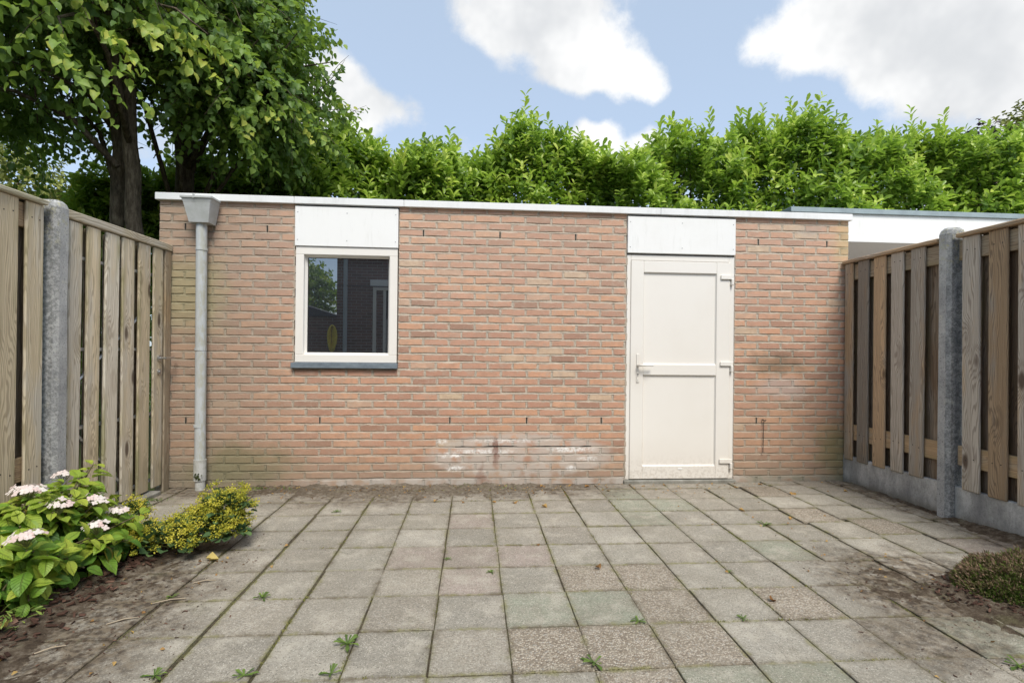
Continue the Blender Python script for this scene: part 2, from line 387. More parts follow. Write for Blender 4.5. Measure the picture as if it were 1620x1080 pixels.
def wood(name, grey, warm, dark, green=0.0, tone=(.80, 1.12)):
    m, n = newmat(name)
    gc = n.attr('gc')[1]; t = n.attr('tint'); ts = n.sep(t[0])
    off = n.vmath('MULTIPLY', t[0], (13.0, 7.0, 31.0))
    gs = n.sep(n.vmath('ADD', gc, n.comb(0.0, 0.0, n.math('MULTIPLY', ts[2], 37.0))))
    # knots: sparse points along the board push the rings aside
    kp = n.comb(n.math('MULTIPLY', gs[0], 6.0), n.math('MULTIPLY', ts[2], 50.0), n.math('MULTIPLY', gs[2], 2.1))
    kd = n.voro(kp, 1.0)
    knot = n.mr(kd, .40, .0)
    warp = n.noise(n.comb(n.math('MULTIPLY', gs[0], 9.0), ts[2], n.math('MULTIPLY', gs[2], 1.3)), 1.0, 3, .5)
    u = n.math('ADD', n.math('MULTIPLY', gs[0], 1.0), n.math('MULTIPLY', n.math('SUBTRACT', warp, .5), .16))
    u = n.math('ADD', u, n.math('MULTIPLY', knot, .055))
    u = n.math('ADD', n.math('ABSOLUTE', n.math('ADD', u, n.math('MULTIPLY', n.math('SUBTRACT', ts[1], .5), .08))), n.math('MULTIPLY', gs[1], .6))
    rings = n.math('SINE', n.math('MULTIPLY', u, n.mr(ts[0], 0, 1, 430, 680, False)))
    fine = n.noise(n.comb(n.math('MULTIPLY', gs[0], 190.0), n.math('MULTIPLY', gs[1], 190.0), n.math('MULTIPLY', gs[2], 3.5)), 1.0, 3, .7)
    patch = n.noise(n.comb(n.math('MULTIPLY', gs[0], 10.0), ts[2], n.math('MULTIPLY', gs[2], 1.8)), 1.0, 4, .6)
    c = n.mix(n.mr(n.math('ADD', patch, n.math('MULTIPLY', n.math('SUBTRACT', ts[0], .5), .5)), .38, .66), grey, warm)
    c = n.mix(n.mr(rings, -.2, .9, 0, .52), c, dark)
    c = n.mix(n.mr(fine, .45, .75, 0, .38), c, dark)
    c = n.mix(n.mr(fine, .50, .25, 0, .25), c, n.mix(.5, grey, (.60, .54, .45)))
    c = n.mix(n.math('MULTIPLY', n.mr(kd, .17, .07), .85), c, (.075, .045, .028))
    c = n.mix(n.math('MULTIPLY', n.mr(n.math('ABSOLUTE', n.math('SUBTRACT', kd, .22)), .09, .0), .28), c, dark)
    if green:
        gp = n.math('MULTIPLY', n.mr(patch, .42, .66), n.mr(n.math('ABSOLUTE', gs[0]), .015, .075))
        c = n.mix(n.math('MULTIPLY', gp, green), c, (.20, .20, .075))
    c = n.mix(n.mr(n.sep(n.pos())[2], .42, .12, 0, .25), c, (.13, .12, .07))
    tb = n.mr(ts[1], 0, 1, *tone, False)
    c = n.mix(1.0, c, n.comb(tb, tb, tb), 'MULTIPLY')
    h = n.math('ADD', n.math('MULTIPLY', rings, .25), n.math('MULTIPLY', fine, .8))
    finish(n, c, .82, n.bump(h, .35, .004), spec=.25)
wood('wood_left', (.70, .64, .52), (.76, .63, .42), (.30, .23, .15), .75)
wood('wood_right', (.50, .445, .37), (.60, .42, .25), (.15, .11, .08), tone=(.58, 1.12))
wood('wood_rail', (.38, .31, .22), (.47, .32, .18), (.19, .13, .08), .3)
wood('wood_back', (.27, .21, .155), (.20, .13, .08), (.06, .04, .028), .3)

m, n = newmat('concrete')
p = n.pos()
c = n.ramp(n.noise(p, 6, 6, .7), [(.3, (.30, .305, .30)), (.5, (.42, .42, .41)), (.72, (.56, .56, .53))])
c = n.mix(n.mr(n.noise(p, 85, 4, .75), .5, .68, 0, .6), c, (.12, .12, .12))
c = n.mix(n.mr(n.voro(p, 75), .22, .12, 0, .5), c, (.07, .07, .07))
c = n.mix(n.mr(n.noise(p, 13, 5, .7), .58, .72, 0, .5), c, (.55, .54, .44))
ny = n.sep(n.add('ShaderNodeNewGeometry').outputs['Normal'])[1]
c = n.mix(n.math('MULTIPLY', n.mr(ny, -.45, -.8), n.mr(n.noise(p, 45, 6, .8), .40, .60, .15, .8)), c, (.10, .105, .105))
c = n.mix(n.math('MULTIPLY', n.mr(n.sep(p)[2], 1.6, 1.95), n.mr(n.noise(p, 30, 5, .75), .5, .62, 0, .5)), c, (.40, .38, .20))
finish(n, c, .9, n.bump(n.noise(p, 90, 5, .8), .8, .005), spec=.2)
m, n = newmat('gravel_board')
p = n.pos()
c = n.ramp(n.noise(n.vmath('MULTIPLY', p, (1, 1, .45)), 7, 6, .7), [(.3, (.24, .24, .235)), (.48, (.37, .365, .345)), (.6, (.52, .515, .49)), (.75, (.66, .66, .63))])
c = n.mix(n.mr(n.sep(p)[2], .10, .0, 0, .6), c, (.12, .105, .06))
c = n.mix(n.mr(n.noise(p, 70, 4, .7), .5, .7, 0, .4), c, (.13, .125, .11))
finish(n, c, .9, n.bump(n.noise(p, 70, 5, .8), .7, .005), spec=.2)
m, n = newmat('blue_stone')
p = n.pos()
c = n.ramp(n.noise(n.vmath('MULTIPLY', p, (1, 1, 3)), 14, 5, .7), [(.3, (.10, .125, .15)), (.7, (.20, .24, .27))])
finish(n, c, .6, n.bump(n.noise(p, 120, 4, .7), .3, .003), spec=.4)
m, n = newmat('white_panel')
p = n.pos()
st = n.noise(n.vmath('MULTIPLY', p, (1, 1, .12)), 26, 5, .7)
finish(n, n.mix(n.mr(st, .52, .72, 0, .22), n.mix(n.mr(n.noise(p, 3, 5, .65), .4, .75, 0, .35), (.80, .795, .77), (.70, .685, .64)), (.50, .49, .44)), .5, n.bump(n.noise(p, 14, 3), .04, .01))
m, n = newmat('white_aluminium')
p = n.pos()
c = n.mix(n.mr(n.noise(n.vmath('MULTIPLY', p, (1, 1, .3)), 9, 5, .7), .45, .75, 0, .5), (.76, .76, .745), (.58, .58, .555))
finish(n, c, .38, n.bump(n.noise(p, 5, 3), .05, .01))
m, n = newmat('grey_trim')
p = n.pos()
finish(n, n.mix(n.mr(n.noise(p, 6, 4), .4, .7), (.29, .35, .365), (.235, .285, .30)), .45)
m, n = newmat('cream_frame')
p = n.pos(); z = n.sep(p)[2]
c = n.mix(n.mr(n.noise(p, 2.5, 4, .6), .4, .7, 0, .35), (.77, .735, .675), (.73, .69, .62))
sp = n.math('MULTIPLY', n.mr(z, .30, .02), n.mr(n.noise(p, 42, 5, .75), .46, .60))
c = n.mix(n.math('MULTIPLY', sp, .5), c, (.42, .37, .31))
c = n.mix(n.math('MULTIPLY', n.blob(p, (1.42, YW, 1.0), (.12, 1, .25), .2), .22), c, (.5, .44, .36))
c = n.mix(n.math('MULTIPLY', n.mr(z, .5, .06), .22), c, (.55, .47, .38))
finish(n, c, .42, n.bump(n.noise(p, 6, 2), .03, .01))
m, n = newmat('grey_plastic')
p = n.pos(); x, y, z = n.sep(p)
c = n.mix(n.mr(n.noise(n.vmath('MULTIPLY', p, (6, 6, 1.2)), 5, 6, .7), .42, .68, 0, .55), (.45, .475, .48), (.35, .365, .35))
c = n.mix(n.math('MULTIPLY', n.mr(x, -2.23, -2.18), n.mr(n.noise(n.vmath('MULTIPLY', p, (3, 3, 1)), 14, 5, .7), .42, .6, 0, .5)), c, (.33, .31, .20))
finish(n, c, .75, n.bump(n.noise(p, 30, 4), .08, .004), spec=.2)
m, n = newmat('pale_plastic')
p = n.pos()
c = n.mix(n.mr(n.noise(p, 16, 6, .7), .4, .65, 0, .8), (.46, .46, .44), (.30, .30, .265))
finish(n, c, .7, n.bump(n.noise(p, 60, 4), .2, .004))
m, n = newmat('hopper_plastic')
p = n.pos()
c = n.mix(n.mr(n.noise(p, 11, 6, .7), .4, .65, 0, .6), (.44, .45, .44), (.34, .35, .32))
finish(n, c, .5, n.bump(n.noise(p, 30, 4), .1, .004))
def plain(name, col, rough=.5, metal=0.0, var=.12, scale=20, spec=.5, emis=None):
    m, n = newmat(name); p = n.pos()
    dk = tuple(v * (1 - var * 2) for v in col)
    finish(n, n.mix(n.mr(n.noise(p, scale, 4, .65), .4, .7), col, dk), rough, metal=metal, spec=spec)
plain('steel', (.55, .55, .54), .35, .9)
plain('galvanised', (.50, .52, .53), .42, .8, .2, 40)
plain('dark_gap', (.012, .010, .008), .9)
plain('screw', (.45, .45, .43), .4, .5)
plain('nail', (.05, .045, .04), .6, .3)
plain('hose_yellow', (.85, .66, .06), .5)
plain('roof_felt', (.06, .06, .06), .9)
plain('dark_roof', (.07, .07, .075), .8)
plain('moss', (.045, .06, .012), .95, 0, .3, 80)
plain('rebate', (.36, .33, .29), .6)
plain('bounce_paving', (.50, .485, .44), .85, 0, .1, 6)
plain('lamp_white', (.62, .60, .54), .45)
m, n = newmat('pane_glass')
fr = n.add('ShaderNodeFresnel', {'IOR': 1.62})
gl = n.add('ShaderNodeBsdfGlossy', {'Color': (.90, .95, 1.0), 'Roughness': 0.004})
dk = n.add('ShaderNodeBsdfPrincipled', {'Base Color': (.012, .014, .018), 'Roughness': .3})
fz = n.math('MULTIPLY', fr.outputs[0], 5.0, clamp=True)
mx = n.add('ShaderNodeMixShader', {0: fz, 1: dk.outputs[0], 2: gl.outputs[0]})
o = n.add('ShaderNodeOutputMaterial'); n.l.new(mx.outputs[0], o.inputs[0])

def leafmat(name, stops, rough=.38, trans=.3, spec=.5, vein=None, tcol=None, edge=None):
    m, n = newmat(name); p = n.pos()
    t = n.sep(n.attr('tint')[0]); uv = n.sep(n.attr('gc')[1])
    c = n.ramp(n.math('ADD', t[0], n.math('MULTIPLY', n.math('SUBTRACT', n.noise(p, 30, 3), .5), .25)), stops)
    nrm = None
    if vein:
        ax = n.math('ABSOLUTE', uv[0])
        mid = n.mr(ax, .045, .0)
        sv = n.math('FRACT', n.math('SUBTRACT', n.math('MULTIPLY', uv[1], 8.0), n.math('MULTIPLY', ax, 4.5)))
        sv = n.math('MULTIPLY', n.mr(n.math('ABSOLUTE', n.math('SUBTRACT', sv, .5)), .10, .0), .6)
        v = n.math('MAXIMUM', mid, sv)
        c = n.mix(n.math('MULTIPLY', v, vein), c, n.mix(.5, c, (.55, .62, .25)))
        nrm = n.bump(v, 1.0, -.006)
    if edge:
        c = n.mix(n.math('MULTIPLY', n.mr(t[1], .80, .95), n.mr(n.math('MAXIMUM', n.math('ABSOLUTE', uv[0]), n.math('SUBTRACT', uv[1], .45)), .22, .45)), c, edge)
    ins = {'Base Color': c, 'Roughness': rough, 'Specular IOR Level': spec}
    if nrm is not None: ins['Normal'] = nrm
    b = n.add('ShaderNodeBsdfPrincipled', ins)
    tr = n.add('ShaderNodeBsdfTranslucent', {'Color': n.mix(.6, c, tcol) if tcol else c})
    mx = n.add('ShaderNodeMixShader', {0: trans, 1: b.outputs[0], 2: tr.outputs[0]})
    o = n.add('ShaderNodeOutputMaterial'); n.l.new(mx.outputs[0], o.inputs[0])
leafmat('laurel_leaf', [(0, (.05, .10, .025)), (.3, (.14, .235, .04)), (.6, (.30, .43, .065)), (.88, (.47, .60, .11)), (1, (.56, .64, .12))], .36, .40, .42, tcol=(.36, .58, .05))
leafmat('linden_leaf', [(0, (.05, .10, .03)), (.4, (.12, .205, .05)), (.7, (.21, .32, .07)), (.92, (.31, .42, .08)), (1, (.48, .50, .09))], .48, .38, .28, tcol=(.34, .50, .05))
leafmat('hydrangea_leaf', [(0, (.03, .09, .015)), (.4, (.09, .21, .028)), (.7, (.21, .36, .04)), (1, (.44, .52, .07))], .45, .32, .3, vein=.6, tcol=(.4, .55, .05), edge=(.44, .32, .07))
leafmat('mantle_leaf', [(0, (.05, .095, .04)), (.6, (.10, .175, .07)), (1, (.17, .25, .08))], .6, .3, .2)
leafmat('mantle_flower', [(0, (.34, .36, .05)), (.5, (.60, .55, .07)), (1, (.76, .67, .12))], .7, .4, .1)
leafmat('petal', [(0, (.74, .52, .49)), (.4, (.80, .68, .64)), (1, (.84, .79, .74))], .6, .3, .1)
leafmat('weed_leaf', [(0, (.07, .12, .03)), (.6, (.17, .26, .05)), (1, (.30, .36, .08))], .5, .3, .3)
leafmat('moss_blade', [(0, (.10, .10, .03)), (.5, (.20, .21, .06)), (1, (.34, .31, .13))], .8, .2, .1)
leafmat('heather', [(0, (.06, .10, .02)), (.35, (.12, .20, .03)), (.55, (.20, .155, .09)), (1, (.36, .23, .17))], .8, .2, .1)
leafmat('pale_tree_leaf', [(0, (.10, .13, .03)), (1, (.32, .35, .08))], .5, .3, .3)
leafmat('purple_leaf', [(0, (.03, .015, .03)), (1, (.08, .05, .08))], .5, .2, .3)
leafmat('dead_leaf', [(0, (.22, .11, .04)), (.5, (.42, .25, .09)), (1, (.58, .46, .16))], .7, .25, .2)
leafmat('chip', [(0, (.03, .017, .012)), (.5, (.085, .045, .032)), (1, (.20, .12, .085))], .85, 0, .15)
m, n = newmat('bark')
p = n.pos(); q = n.vmath('MULTIPLY', p, (1, 1, .28))
f1 = n.noise(q, 34, 5, .7)
c = n.ramp(f1, [(.3, (.045, .034, .024)), (.5, (.11, .085, .06)), (.7, (.20, .165, .115))])
finish(n, c, .9, n.bump(f1, 1, .02), spec=.15)
plain('twig', (.10, .085, .035), .8)
plain('dry_twig', (.38, .31, .22), .8)
plain('green_stem', (.14, .16, .05), .7)

# ------------------------------------------------------------------ leaves
def template(rows, cols=3, fold=.12, droop=.18, wave=0.0):
    V = []; G = []
    for t, wd in rows:
        for k in range(cols):
            s = (k / (cols - 1) - .5) * 2
            z = fold * abs(s) * wd - droop * t * t + wave * math.sin(t * 9 + k) * abs(s)
            V.append((s * wd * .5, t, z)); G.append((s * .5, t, 0))
    Fq = [(i * cols + k, i * cols + k + 1, (i + 1) * cols + k + 1, (i + 1) * cols + k) for i in range(len(rows) - 1) for k in range(cols - 1)]
    return np.array(V), np.array(Fq), np.array(G)
T_LAUREL = template([(0, .08), (.38, .38), (.78, .42), (1, .08)], 3, .28, .12)
T_LINDEN = template([(0, .42), (.25, .86), (.62, .70), (1, .05)], 3, .26, .28)
T_LINDEN[0][:, 2] += np.array([0, 0, .02, -.03, 0, .04, .03, 0, -.03, 0, 0, 0]); T_LINDEN[0][:, 1] += np.array([-.04, .04, -.05, .03, 0, -.04, .05, 0, .02, 0, 0, 0])
T_HYDR = template([(0, .06), (.15, .40), (.35, .62), (.58, .62), (.78, .42), (.92, .16), (1, .02)], 5, .18, .32, .015)
T_MANTLE = template([(0, .3), (.25, .95), (.6, 1.15), (.85, .9), (1, .35)], 5, .22, .1, .05)
T_WEED = template([(0, .10), (.5, .16), (.82, .24), (1, .04)], 3, .3, .15)
T_QUAD = template([(0, .7), (1, .7)], 2, 0, 0)
T_PETAL = template([(0, .25), (.5, .95), (1, .45)], 3, -.12, .1)
T_NEEDLE = template([(0, .12), (.5, .22), (1, .06)], 2, 0, .1)
rng = np.random.default_rng(7)
def unit(a): return a / np.maximum(np.linalg.norm(a, axis=-1, keepdims=True), 1e-9)
def frames(dirs, nrm):
    y = unit(dirs); z = nrm - y * (nrm * y).sum(1, keepdims=True); z = unit(z); x = np.cross(y, z)
    return np.stack([x, y, z], axis=2)
def leaf_mesh(name, tmpl, pos, dirs, nrm, size, tint, mat, parent):
    V, Fq, G = tmpl; Rm = frames(dirs, nrm); n_ = len(pos)
    W = np.einsum('mij,kj->mki', Rm, V) * np.asarray(size).reshape(-1, 1, 1) + pos[:, None, :]
    FF = (Fq[None] + (np.arange(n_) * len(V))[:, None, None]).reshape(-1, Fq.shape[1])
    me = np_mesh(name, W.reshape(-1, 3), FF)
    T = np.ones((n_, len(V), 4), np.float32); T[:, :, :3] = tint[:, None, :]
    set_attr(me, 'tint', T); set_attr(me, 'gc', np.tile(G[None], (n_, 1, 1)), 'FLOAT_VECTOR')
    o = link(name, me, parent, mat); o['kind'] = 'stuff'; return o
def leaf_objects(name, tmpl, pos, dirs, nrm, size, tint, mat, parent, nv=8):
    """each leaf an object; alike leaves share a few meshes"""
    V, Fq, G = tmpl; Rm = frames(dirs, nrm); order = np.argsort(tint[:, 0]); var = np.zeros(len(pos), int)
    var[order] = (np.arange(len(pos)) * nv) // len(pos)
    meshes = []
    for k in range(nv):
        sel = var == k
        tt = tint[sel].mean(0) if sel.any() else np.array([.5, .5, .5])
        for e in (0, 1):
            jit = V + rng.normal(0, .012, V.shape) * np.array([1, .3, 1.5])
            me = np_mesh(name, jit, Fq); T = np.ones((len(V), 4)); T[:, :3] = tt; T[:, 1] = .1 if e == 0 else .93
            set_attr(me, 'tint', T); set_attr(me, 'gc', G, 'FLOAT_VECTOR'); me.materials.append(mat); meshes.append(me)
    base = wl(parent)
    for i in range(len(pos)):
        o = bpy.data.objects.new(name, meshes[var[i] * 2 + (1 if tint[i, 1] > .85 else 0)]); C.objects.link(o); o.parent = parent
        M = Matrix([list(Rm[i][r]) + [0] for r in range(3)] + [[0, 0, 0, 1]])
        o.matrix_local = Matrix.Translation(Vector(pos[i]) - base) @ M @ Matrix.Scale(float(size[i]), 4)
def split_leaves(tmpl, A, mat, parent, k=300):
    """the k that show largest in the picture as objects, the rest as one mesh"""
    pos, dirs, nrm, size, tint = A
    d = pos - np.array([0, 0, CAM_H]); dist = np.linalg.norm(d, axis=1)
    Rm = frames(dirs, nrm); facing = np.abs((Rm[:, :, 2] * unit(d)).sum(1))
    vx = (d @ np.array(rt)) / (d @ np.array(fw)); vz = (d @ np.array(up)) / (d @ np.array(fw))
    inside = (np.abs(vx) < .97) & (vz < .68) & (d @ np.array(fw) > .3)
    score = size / dist * (.4 + facing) * inside
    idx = np.argsort(-score); a, b = idx[:k], idx[k:]
    leaf_objects('leaf', tmpl, pos[a], dirs[a], nrm[a], size[a], tint[a], mat, parent)
    if len(b): leaf_mesh('foliage', tmpl, pos[b], dirs[b], nrm[b], size[b], tint[b], mat, parent)
# ======================================================================= GROUND
me = np_mesh('ground', [(-400, -400, -.16), (400, -400, -.16), (400, 800, -.16), (-400, 800, -.16)], [(0, 1, 2, 3)])
tag(link('ground', me, None, MAT['grass_ground']), kind='structure')
tag(link('bounce_floor', np_mesh('bounce_floor', [(3.42, -3, -.1), (12, -3, -.1), (12, 12, -.1), (3.42, 12, -.1)], [(0, 1, 2, 3)]), None, MAT['bounce_paving']), kind='structure')  # unseen pale floor, added to bounce light up onto the carport soffit
patio = boxobj('patio', MAT['joint_sand'], None, -2.55, 3.36, -2.3, YW + .05, -.12, -.013, 0); tag(patio, kind='structure')
TS, X0, Y0 = .302, .151, 1.8433
rr = random.Random(3)
GREY = [(.325, .30, .25), (.345, .32, .265), (.305, .282, .235), (.365, .34, .285), (.335, .308, .255)]
special = {}
for k in ((0, 1), (3, 5), (3, 6), (3, 7), (4, 6), (1, 1), (2, -1), (3, -1), (6, 0), (5, 3), (7, 2)): special[k] = ((.285, .305, .23), .12)
for k in ((-2, 3), (-1, 3), (0, 3), (-1, 2), (-1, 5), (9, 3), (10, 3)): special[k] = ((.36, .295, .255), .10)
for k in ((0, 0), (1, 0), (2, 0), (1, 2), (2, 2), (2, 1), (1, -1), (4, 1), (7, 5), (8, 4), (7, 7)): special[k] = ((.38, .33, .26), .7)
for k in ((7, 6), (8, 6), (8, 5), (1, 7), (2, 7), (7, 3), (9, 5)): special[k] = ((.44, .41, .345), .05)
special[(7, 2)] = ((.56, .52, .44), 0.0)
special[(0, 0)] = ((.40, .35, .27), .85); special[(1, 0)] = ((.39, .34, .265), .85)
for j in range(-5, 9):
    for i in range(-9, 11):
        x0 = X0 + TS * i; y0 = Y0 + TS * j
        if i <= -4: x0 -= .010 * (-3 - i)
        jx, jy = rr.gauss(0, .0018), rr.gauss(0, .0018)
        if i >= 6: jx += .018 * math.sin(j * 2.1); jy += .05 * ((i * 7) % 3 - 1) * (1 if i >= 8 else .3)
        x0 += jx; y0 += jy
        x1 = x0 + TS - .0035 - rr.random() * .003; y1 = y0 + TS - .0035 - rr.random() * .003
        x0 = max(x0, -2.44); x1 = min(x1, 3.285); y1 = min(y1, YW - .012)
        if x1 - x0 < .04 or y1 - y0 < .04: continue
        if x1 < -1.78 and y1 < 3.25: continue                      # planting bed
        if x0 > 2.45 and 1.8 < (y0 + y1) / 2 < 2.5: continue            # heather bed
        if i in (-2, -1, 0) and j == 8: dzz = -.010
        else: dzz = 0
        col, peb = special.get((i, j), (rr.choice(GREY), rr.choice((0, 0, 0, .05, .15, .3))))
        v = rr.uniform(.88, 1.12); col = tuple(c * v for c in col)
        rot = rr.gauss(0, .0045); zc = max(-.0014, rr.gauss(.0002, .0013)) + dzz; tx, ty = rr.gauss(0, .003), rr.gauss(0, .003)
        if i >= 7: zc += .008 + (i - 7) * .003
        cx, cyy = (x0 + x1) / 2, (y0 + y1) / 2
        mb = MB()
        mb.box(x0, x1, y0, y1, -.045, 0, .0022, (*col, peb), skew=lambda p: (p[0] - rot * (p[1] - cyy), p[1] + rot * (p[0] - cx), p[2] + zc + (p[0] - cx) * tx + (p[1] - cyy) * ty))
        mb.build('tile', MAT['paving'], patio)
# soil that lies over and beside the slabs
def fbm(x, y, s, seed=0.0):
    return noise.fractal(Vector((x * s, y * s, seed)), .8, 2.1, 5)
def soil_sheet(x0, x1, y0, y1, step, hf, mat='soil', nm='soil', lo=-.012):
    nx = int((x1 - x0) / step) + 1; ny = int((y1 - y0) / step) + 1
    V = [(x0 + i * step, y0 + j * step, hf(x0 + i * step, y0 + j * step)) for j in range(ny) for i in range(nx)]
    Fq = []
    for j in range(ny - 1):
        for i in range(nx - 1):
            q = (j * nx + i, j * nx + i + 1, (j + 1) * nx + i + 1, (j + 1) * nx + i)
            if max(V[k][2] for k in q) > lo: Fq.append(q)
    o = link(nm, np_mesh(nm, V, Fq), None, MAT[mat]); tag(o, kind='structure')
def ss(a, b, x):
    t = min(1, max(0, (x - a) / (b - a))); return t * t * (3 - 2 * t)
soil_sheet(-2.5, 3.34, .9, YW - .002, .014, lambda x, y: min(-.0056, -.0068 + .004 * fbm(x, y, 2.2, 20) + .005 * fbm(x, y, 17, 21) + .003 * fbm(x, y, 60, 22)), 'joint_sand', 'joint_fill', -.02)
def h_wall(x, y):
    e = ss(4.40, 4.44, y) * .012
    k = ss(-2.3, -1.5, x) * ss(.75, .35, x)
    b = ss(3.84 + .10 * math.sin(x * 3.1), 4.25, y) * k * .024
    return -.016 + e + b * (.75 + .6 * fbm(x, y, 5, 31)) + fbm(x, y, 11, 1) * .013 + fbm(x, y, 55, 2) * .008
soil_sheet(-2.45, 3.3, 3.9, YW - .002, .0125, h_wall)
def h_left(x, y):
    edge = -1.80 + .10 * fbm(x, y, 3, 5) + .10 * ss(1.9, 1.4, y)
    b = ss(edge + .22, edge - .25, x) * ss(3.45, 3.15, y)
    t_ = ss(edge + .62, edge + .15, x) * ss(3.5, 3.0, y)
    return -.018 + b * .055 + t_ * .017 + fbm(x, y, 9, 3) * .011 + fbm(x, y, 60, 4) * .006
soil_sheet(-2.5, -1.2, .9, 3.5, .0135, h_left)
def h_right(x, y):
    d = math.hypot((x - 2.75) / .55, (y - 2.2) / .42)
    b = ss(1.25, .7, d) * .045
    f = ss(3.12, 3.34, x + .04 * fbm(x, y, 4, 9)) * (.035 + .035 * ss(3.6, 2.9, y))
    s = ss(.85, .3, math.hypot((x - 2.2) / .6, (y - 2.45) / .42)) * .017
    return -.017 + max(b, f, s) + fbm(x, y, 10, 6) * .011 + fbm(x, y, 60, 7) * .006
soil_sheet(1.4, 3.36, 1.3, 4.4, .0145, h_right)

# ======================================================================= SHED
shed = thing('brick_shed', 'low flat-roofed brick shed with white roof trim across the whole yard', 'shed', (.4, YW, 0))
XL, XR = -2.582, 3.376
WIN = (-1.497, -.641, .986, 2.40); DOOR = (1.329, 2.310, -.1, 2.40)
wallbox = MB()
yb0, yb1 = YW + .0078, YW + .11
wallbox.box(XL + .004, WIN[0], yb0, yb1, -.1, 2.372, 0)
wallbox.box(WIN[0], WIN[1], yb0, yb1, -.1, WIN[2], 0)
wallbox.box(WIN[1], DOOR[0], yb0, yb1, -.1, 2.372, 0)
wallbox.box(DOOR[1], XR - .004, yb0, yb1, -.1, 2.372, 0)

boxobj('shed_body', MAT['far_brick'], shed, -2.56, 3.28, YW + .17, YW + 2.4, -.1, 2.34, 0)
boxobj('roof', MAT['roof_felt'], shed, -2.57, 3.29, YW + .02, YW + 2.41, 2.345, 2.385, .002)
CH, BW = .0663, .2187
brs = []
rb = random.Random(11)
weeps = [(-2.377, 32), (-1.724, 32), (-.436, 32), (.216, 32), (.876, 32), (2.527, 32), (3.170, 32),
         (-2.355, 8), (-1.279, 8), (-.196, 8), (.463, 8), (1.117, 8), (2.523, 8)]
lowsegs = [(XL, DOOR[0], -.196, 0), (DOOR[1], XR, 2.527, 0)]
segs = [(XL, WIN[0], -2.377, 0), (WIN[0], WIN[1], -1.279, 0), (WIN[1], DOOR[0], -.206, 0), (DOOR[1], XR, 2.527, 0)]
for cidx in range(0, 36):
    zc = .0226 + CH * cidx
    low = zc + .025 < WIN[2]
    for a, b, ref, _ in (lowsegs if low else segs):
        if (a, b) == (WIN[0], WIN[1]): continue
        bw = .2175 if low and a == XL else BW
        ph = ref + (bw / 2 if cidx % 2 else 0)
        if a == WIN[1]: ph += -.012 * (cidx - 8) / 24
        k = math.floor((a - ph) / bw); js = []
        while ph + k * bw < b + bw:
            js.append(ph + k * bw + rb.gauss(0, .0028)); k += 1
        wx = [x for x, c in weeps if c == cidx]
        js = [min(wx, key=lambda q: abs(q - x)) if wx and min(abs(q - x) for q in wx) < .05 else x for x in js]
        for u, v in zip(js[:-1], js[1:]):
            u2 = max(u + .0055, a + (0 if a == XL else .002)); v2 = min(v - .0055, b - (0 if b == XR else .002))
            if v2 - u2 > .03: brs.append((u2, v2, zc, cidx, ''))
def brick_geo(mb, u, v, zc, cidx):
    hh = .0553 + rb.gauss(0, .0012); z0 = zc - hh / 2 + rb.gauss(0, .0012)
    w = v - u; NX, NZ = 6, 4
    tz = rb.gauss(0, .003); ty = max(-.0012, min(.0010, rb.gauss(0, .0006))); bow = rb.gauss(0, .0006)
    tone = min(1, max(0, rb.gauss(.44, .21)))
    if rb.random() < .03: tone = rb.uniform(.9, 1)
    if rb.random() < .05: tone = rb.uniform(0, .12)
    tint = (tone, rb.random(), rb.random(), w)
    vs = []; gc = []
    xs = [0, .006, w * .33, w * .66, w - .006, w]; zs = [0, .005, hh - .005, hh]
    for jz, z in enumerate(zs):
        for jx, x in enumerate(xs):
            border = jx in (0, NX - 1) or jz in (0, NZ - 1)
            y = YW + (.0062 if border else -.0008) + ty
            if (jx in (1, NX - 2)) and (jz in (1, NZ - 2)): y += .0014
            y += rb.gauss(0, .0007)
            xx = u + x + (rb.gauss(0, .0012)); zz = z0 + z + tz * (x / w - .5) * .6 + rb.gauss(0, .0013)
            vs.append((xx, y, zz)); gc.append((x, y, z))
    fs = [(j * NX + i, j * NX + i + 1, (j + 1) * NX + i + 1, (j + 1) * NX + i) for j in range(NZ - 1) for i in range(NX - 1)]
    ring = [i for i in range(NX)] + [j * NX + NX - 1 for j in range(1, NZ)] + [(NZ - 1) * NX + i for i in range(NX - 2, -1, -1)] + [j * NX for j in range(NZ - 2, 0, -1)]
    nb = len(vs)
    for r_ in ring:
        x, y, z = vs[r_]; vs.append((x, YW + .095, z)); gc.append((gc[r_][0], 0, gc[r_][2]))
    L = len(ring)
    fs += [(ring[(k + 1) % L], ring[k], nb + k, nb + (k + 1) % L) for k in range(L)]
    fs.append(tuple(nb + k for k in range(L))[::-1])
    mb.add(vs, fs, tint, gc)
def vis_size(b):
    u, v, zc = b[0], b[1], b[2]; d = math.hypot((u + v) / 2, YW)
    hid = (zc < .10 and False) or zc > 2.33
    return (v - u) * (0 if hid else 1) / d ** 1.5
order = sorted(brs, key=vis_size, reverse=True)
top = set(id(b) for b in order[:300])
rest = MB()
for b in brs:
    if id(b) in top:
        one = MB(); brick_geo(one, *b[:4]); one.build('brick', MAT['brick'], shed, recalc=False)
    else: brick_geo(rest, *b[:4])
o = rest.build('brickwork', MAT['brick'], shed, recalc=False); o['kind'] = 'stuff'
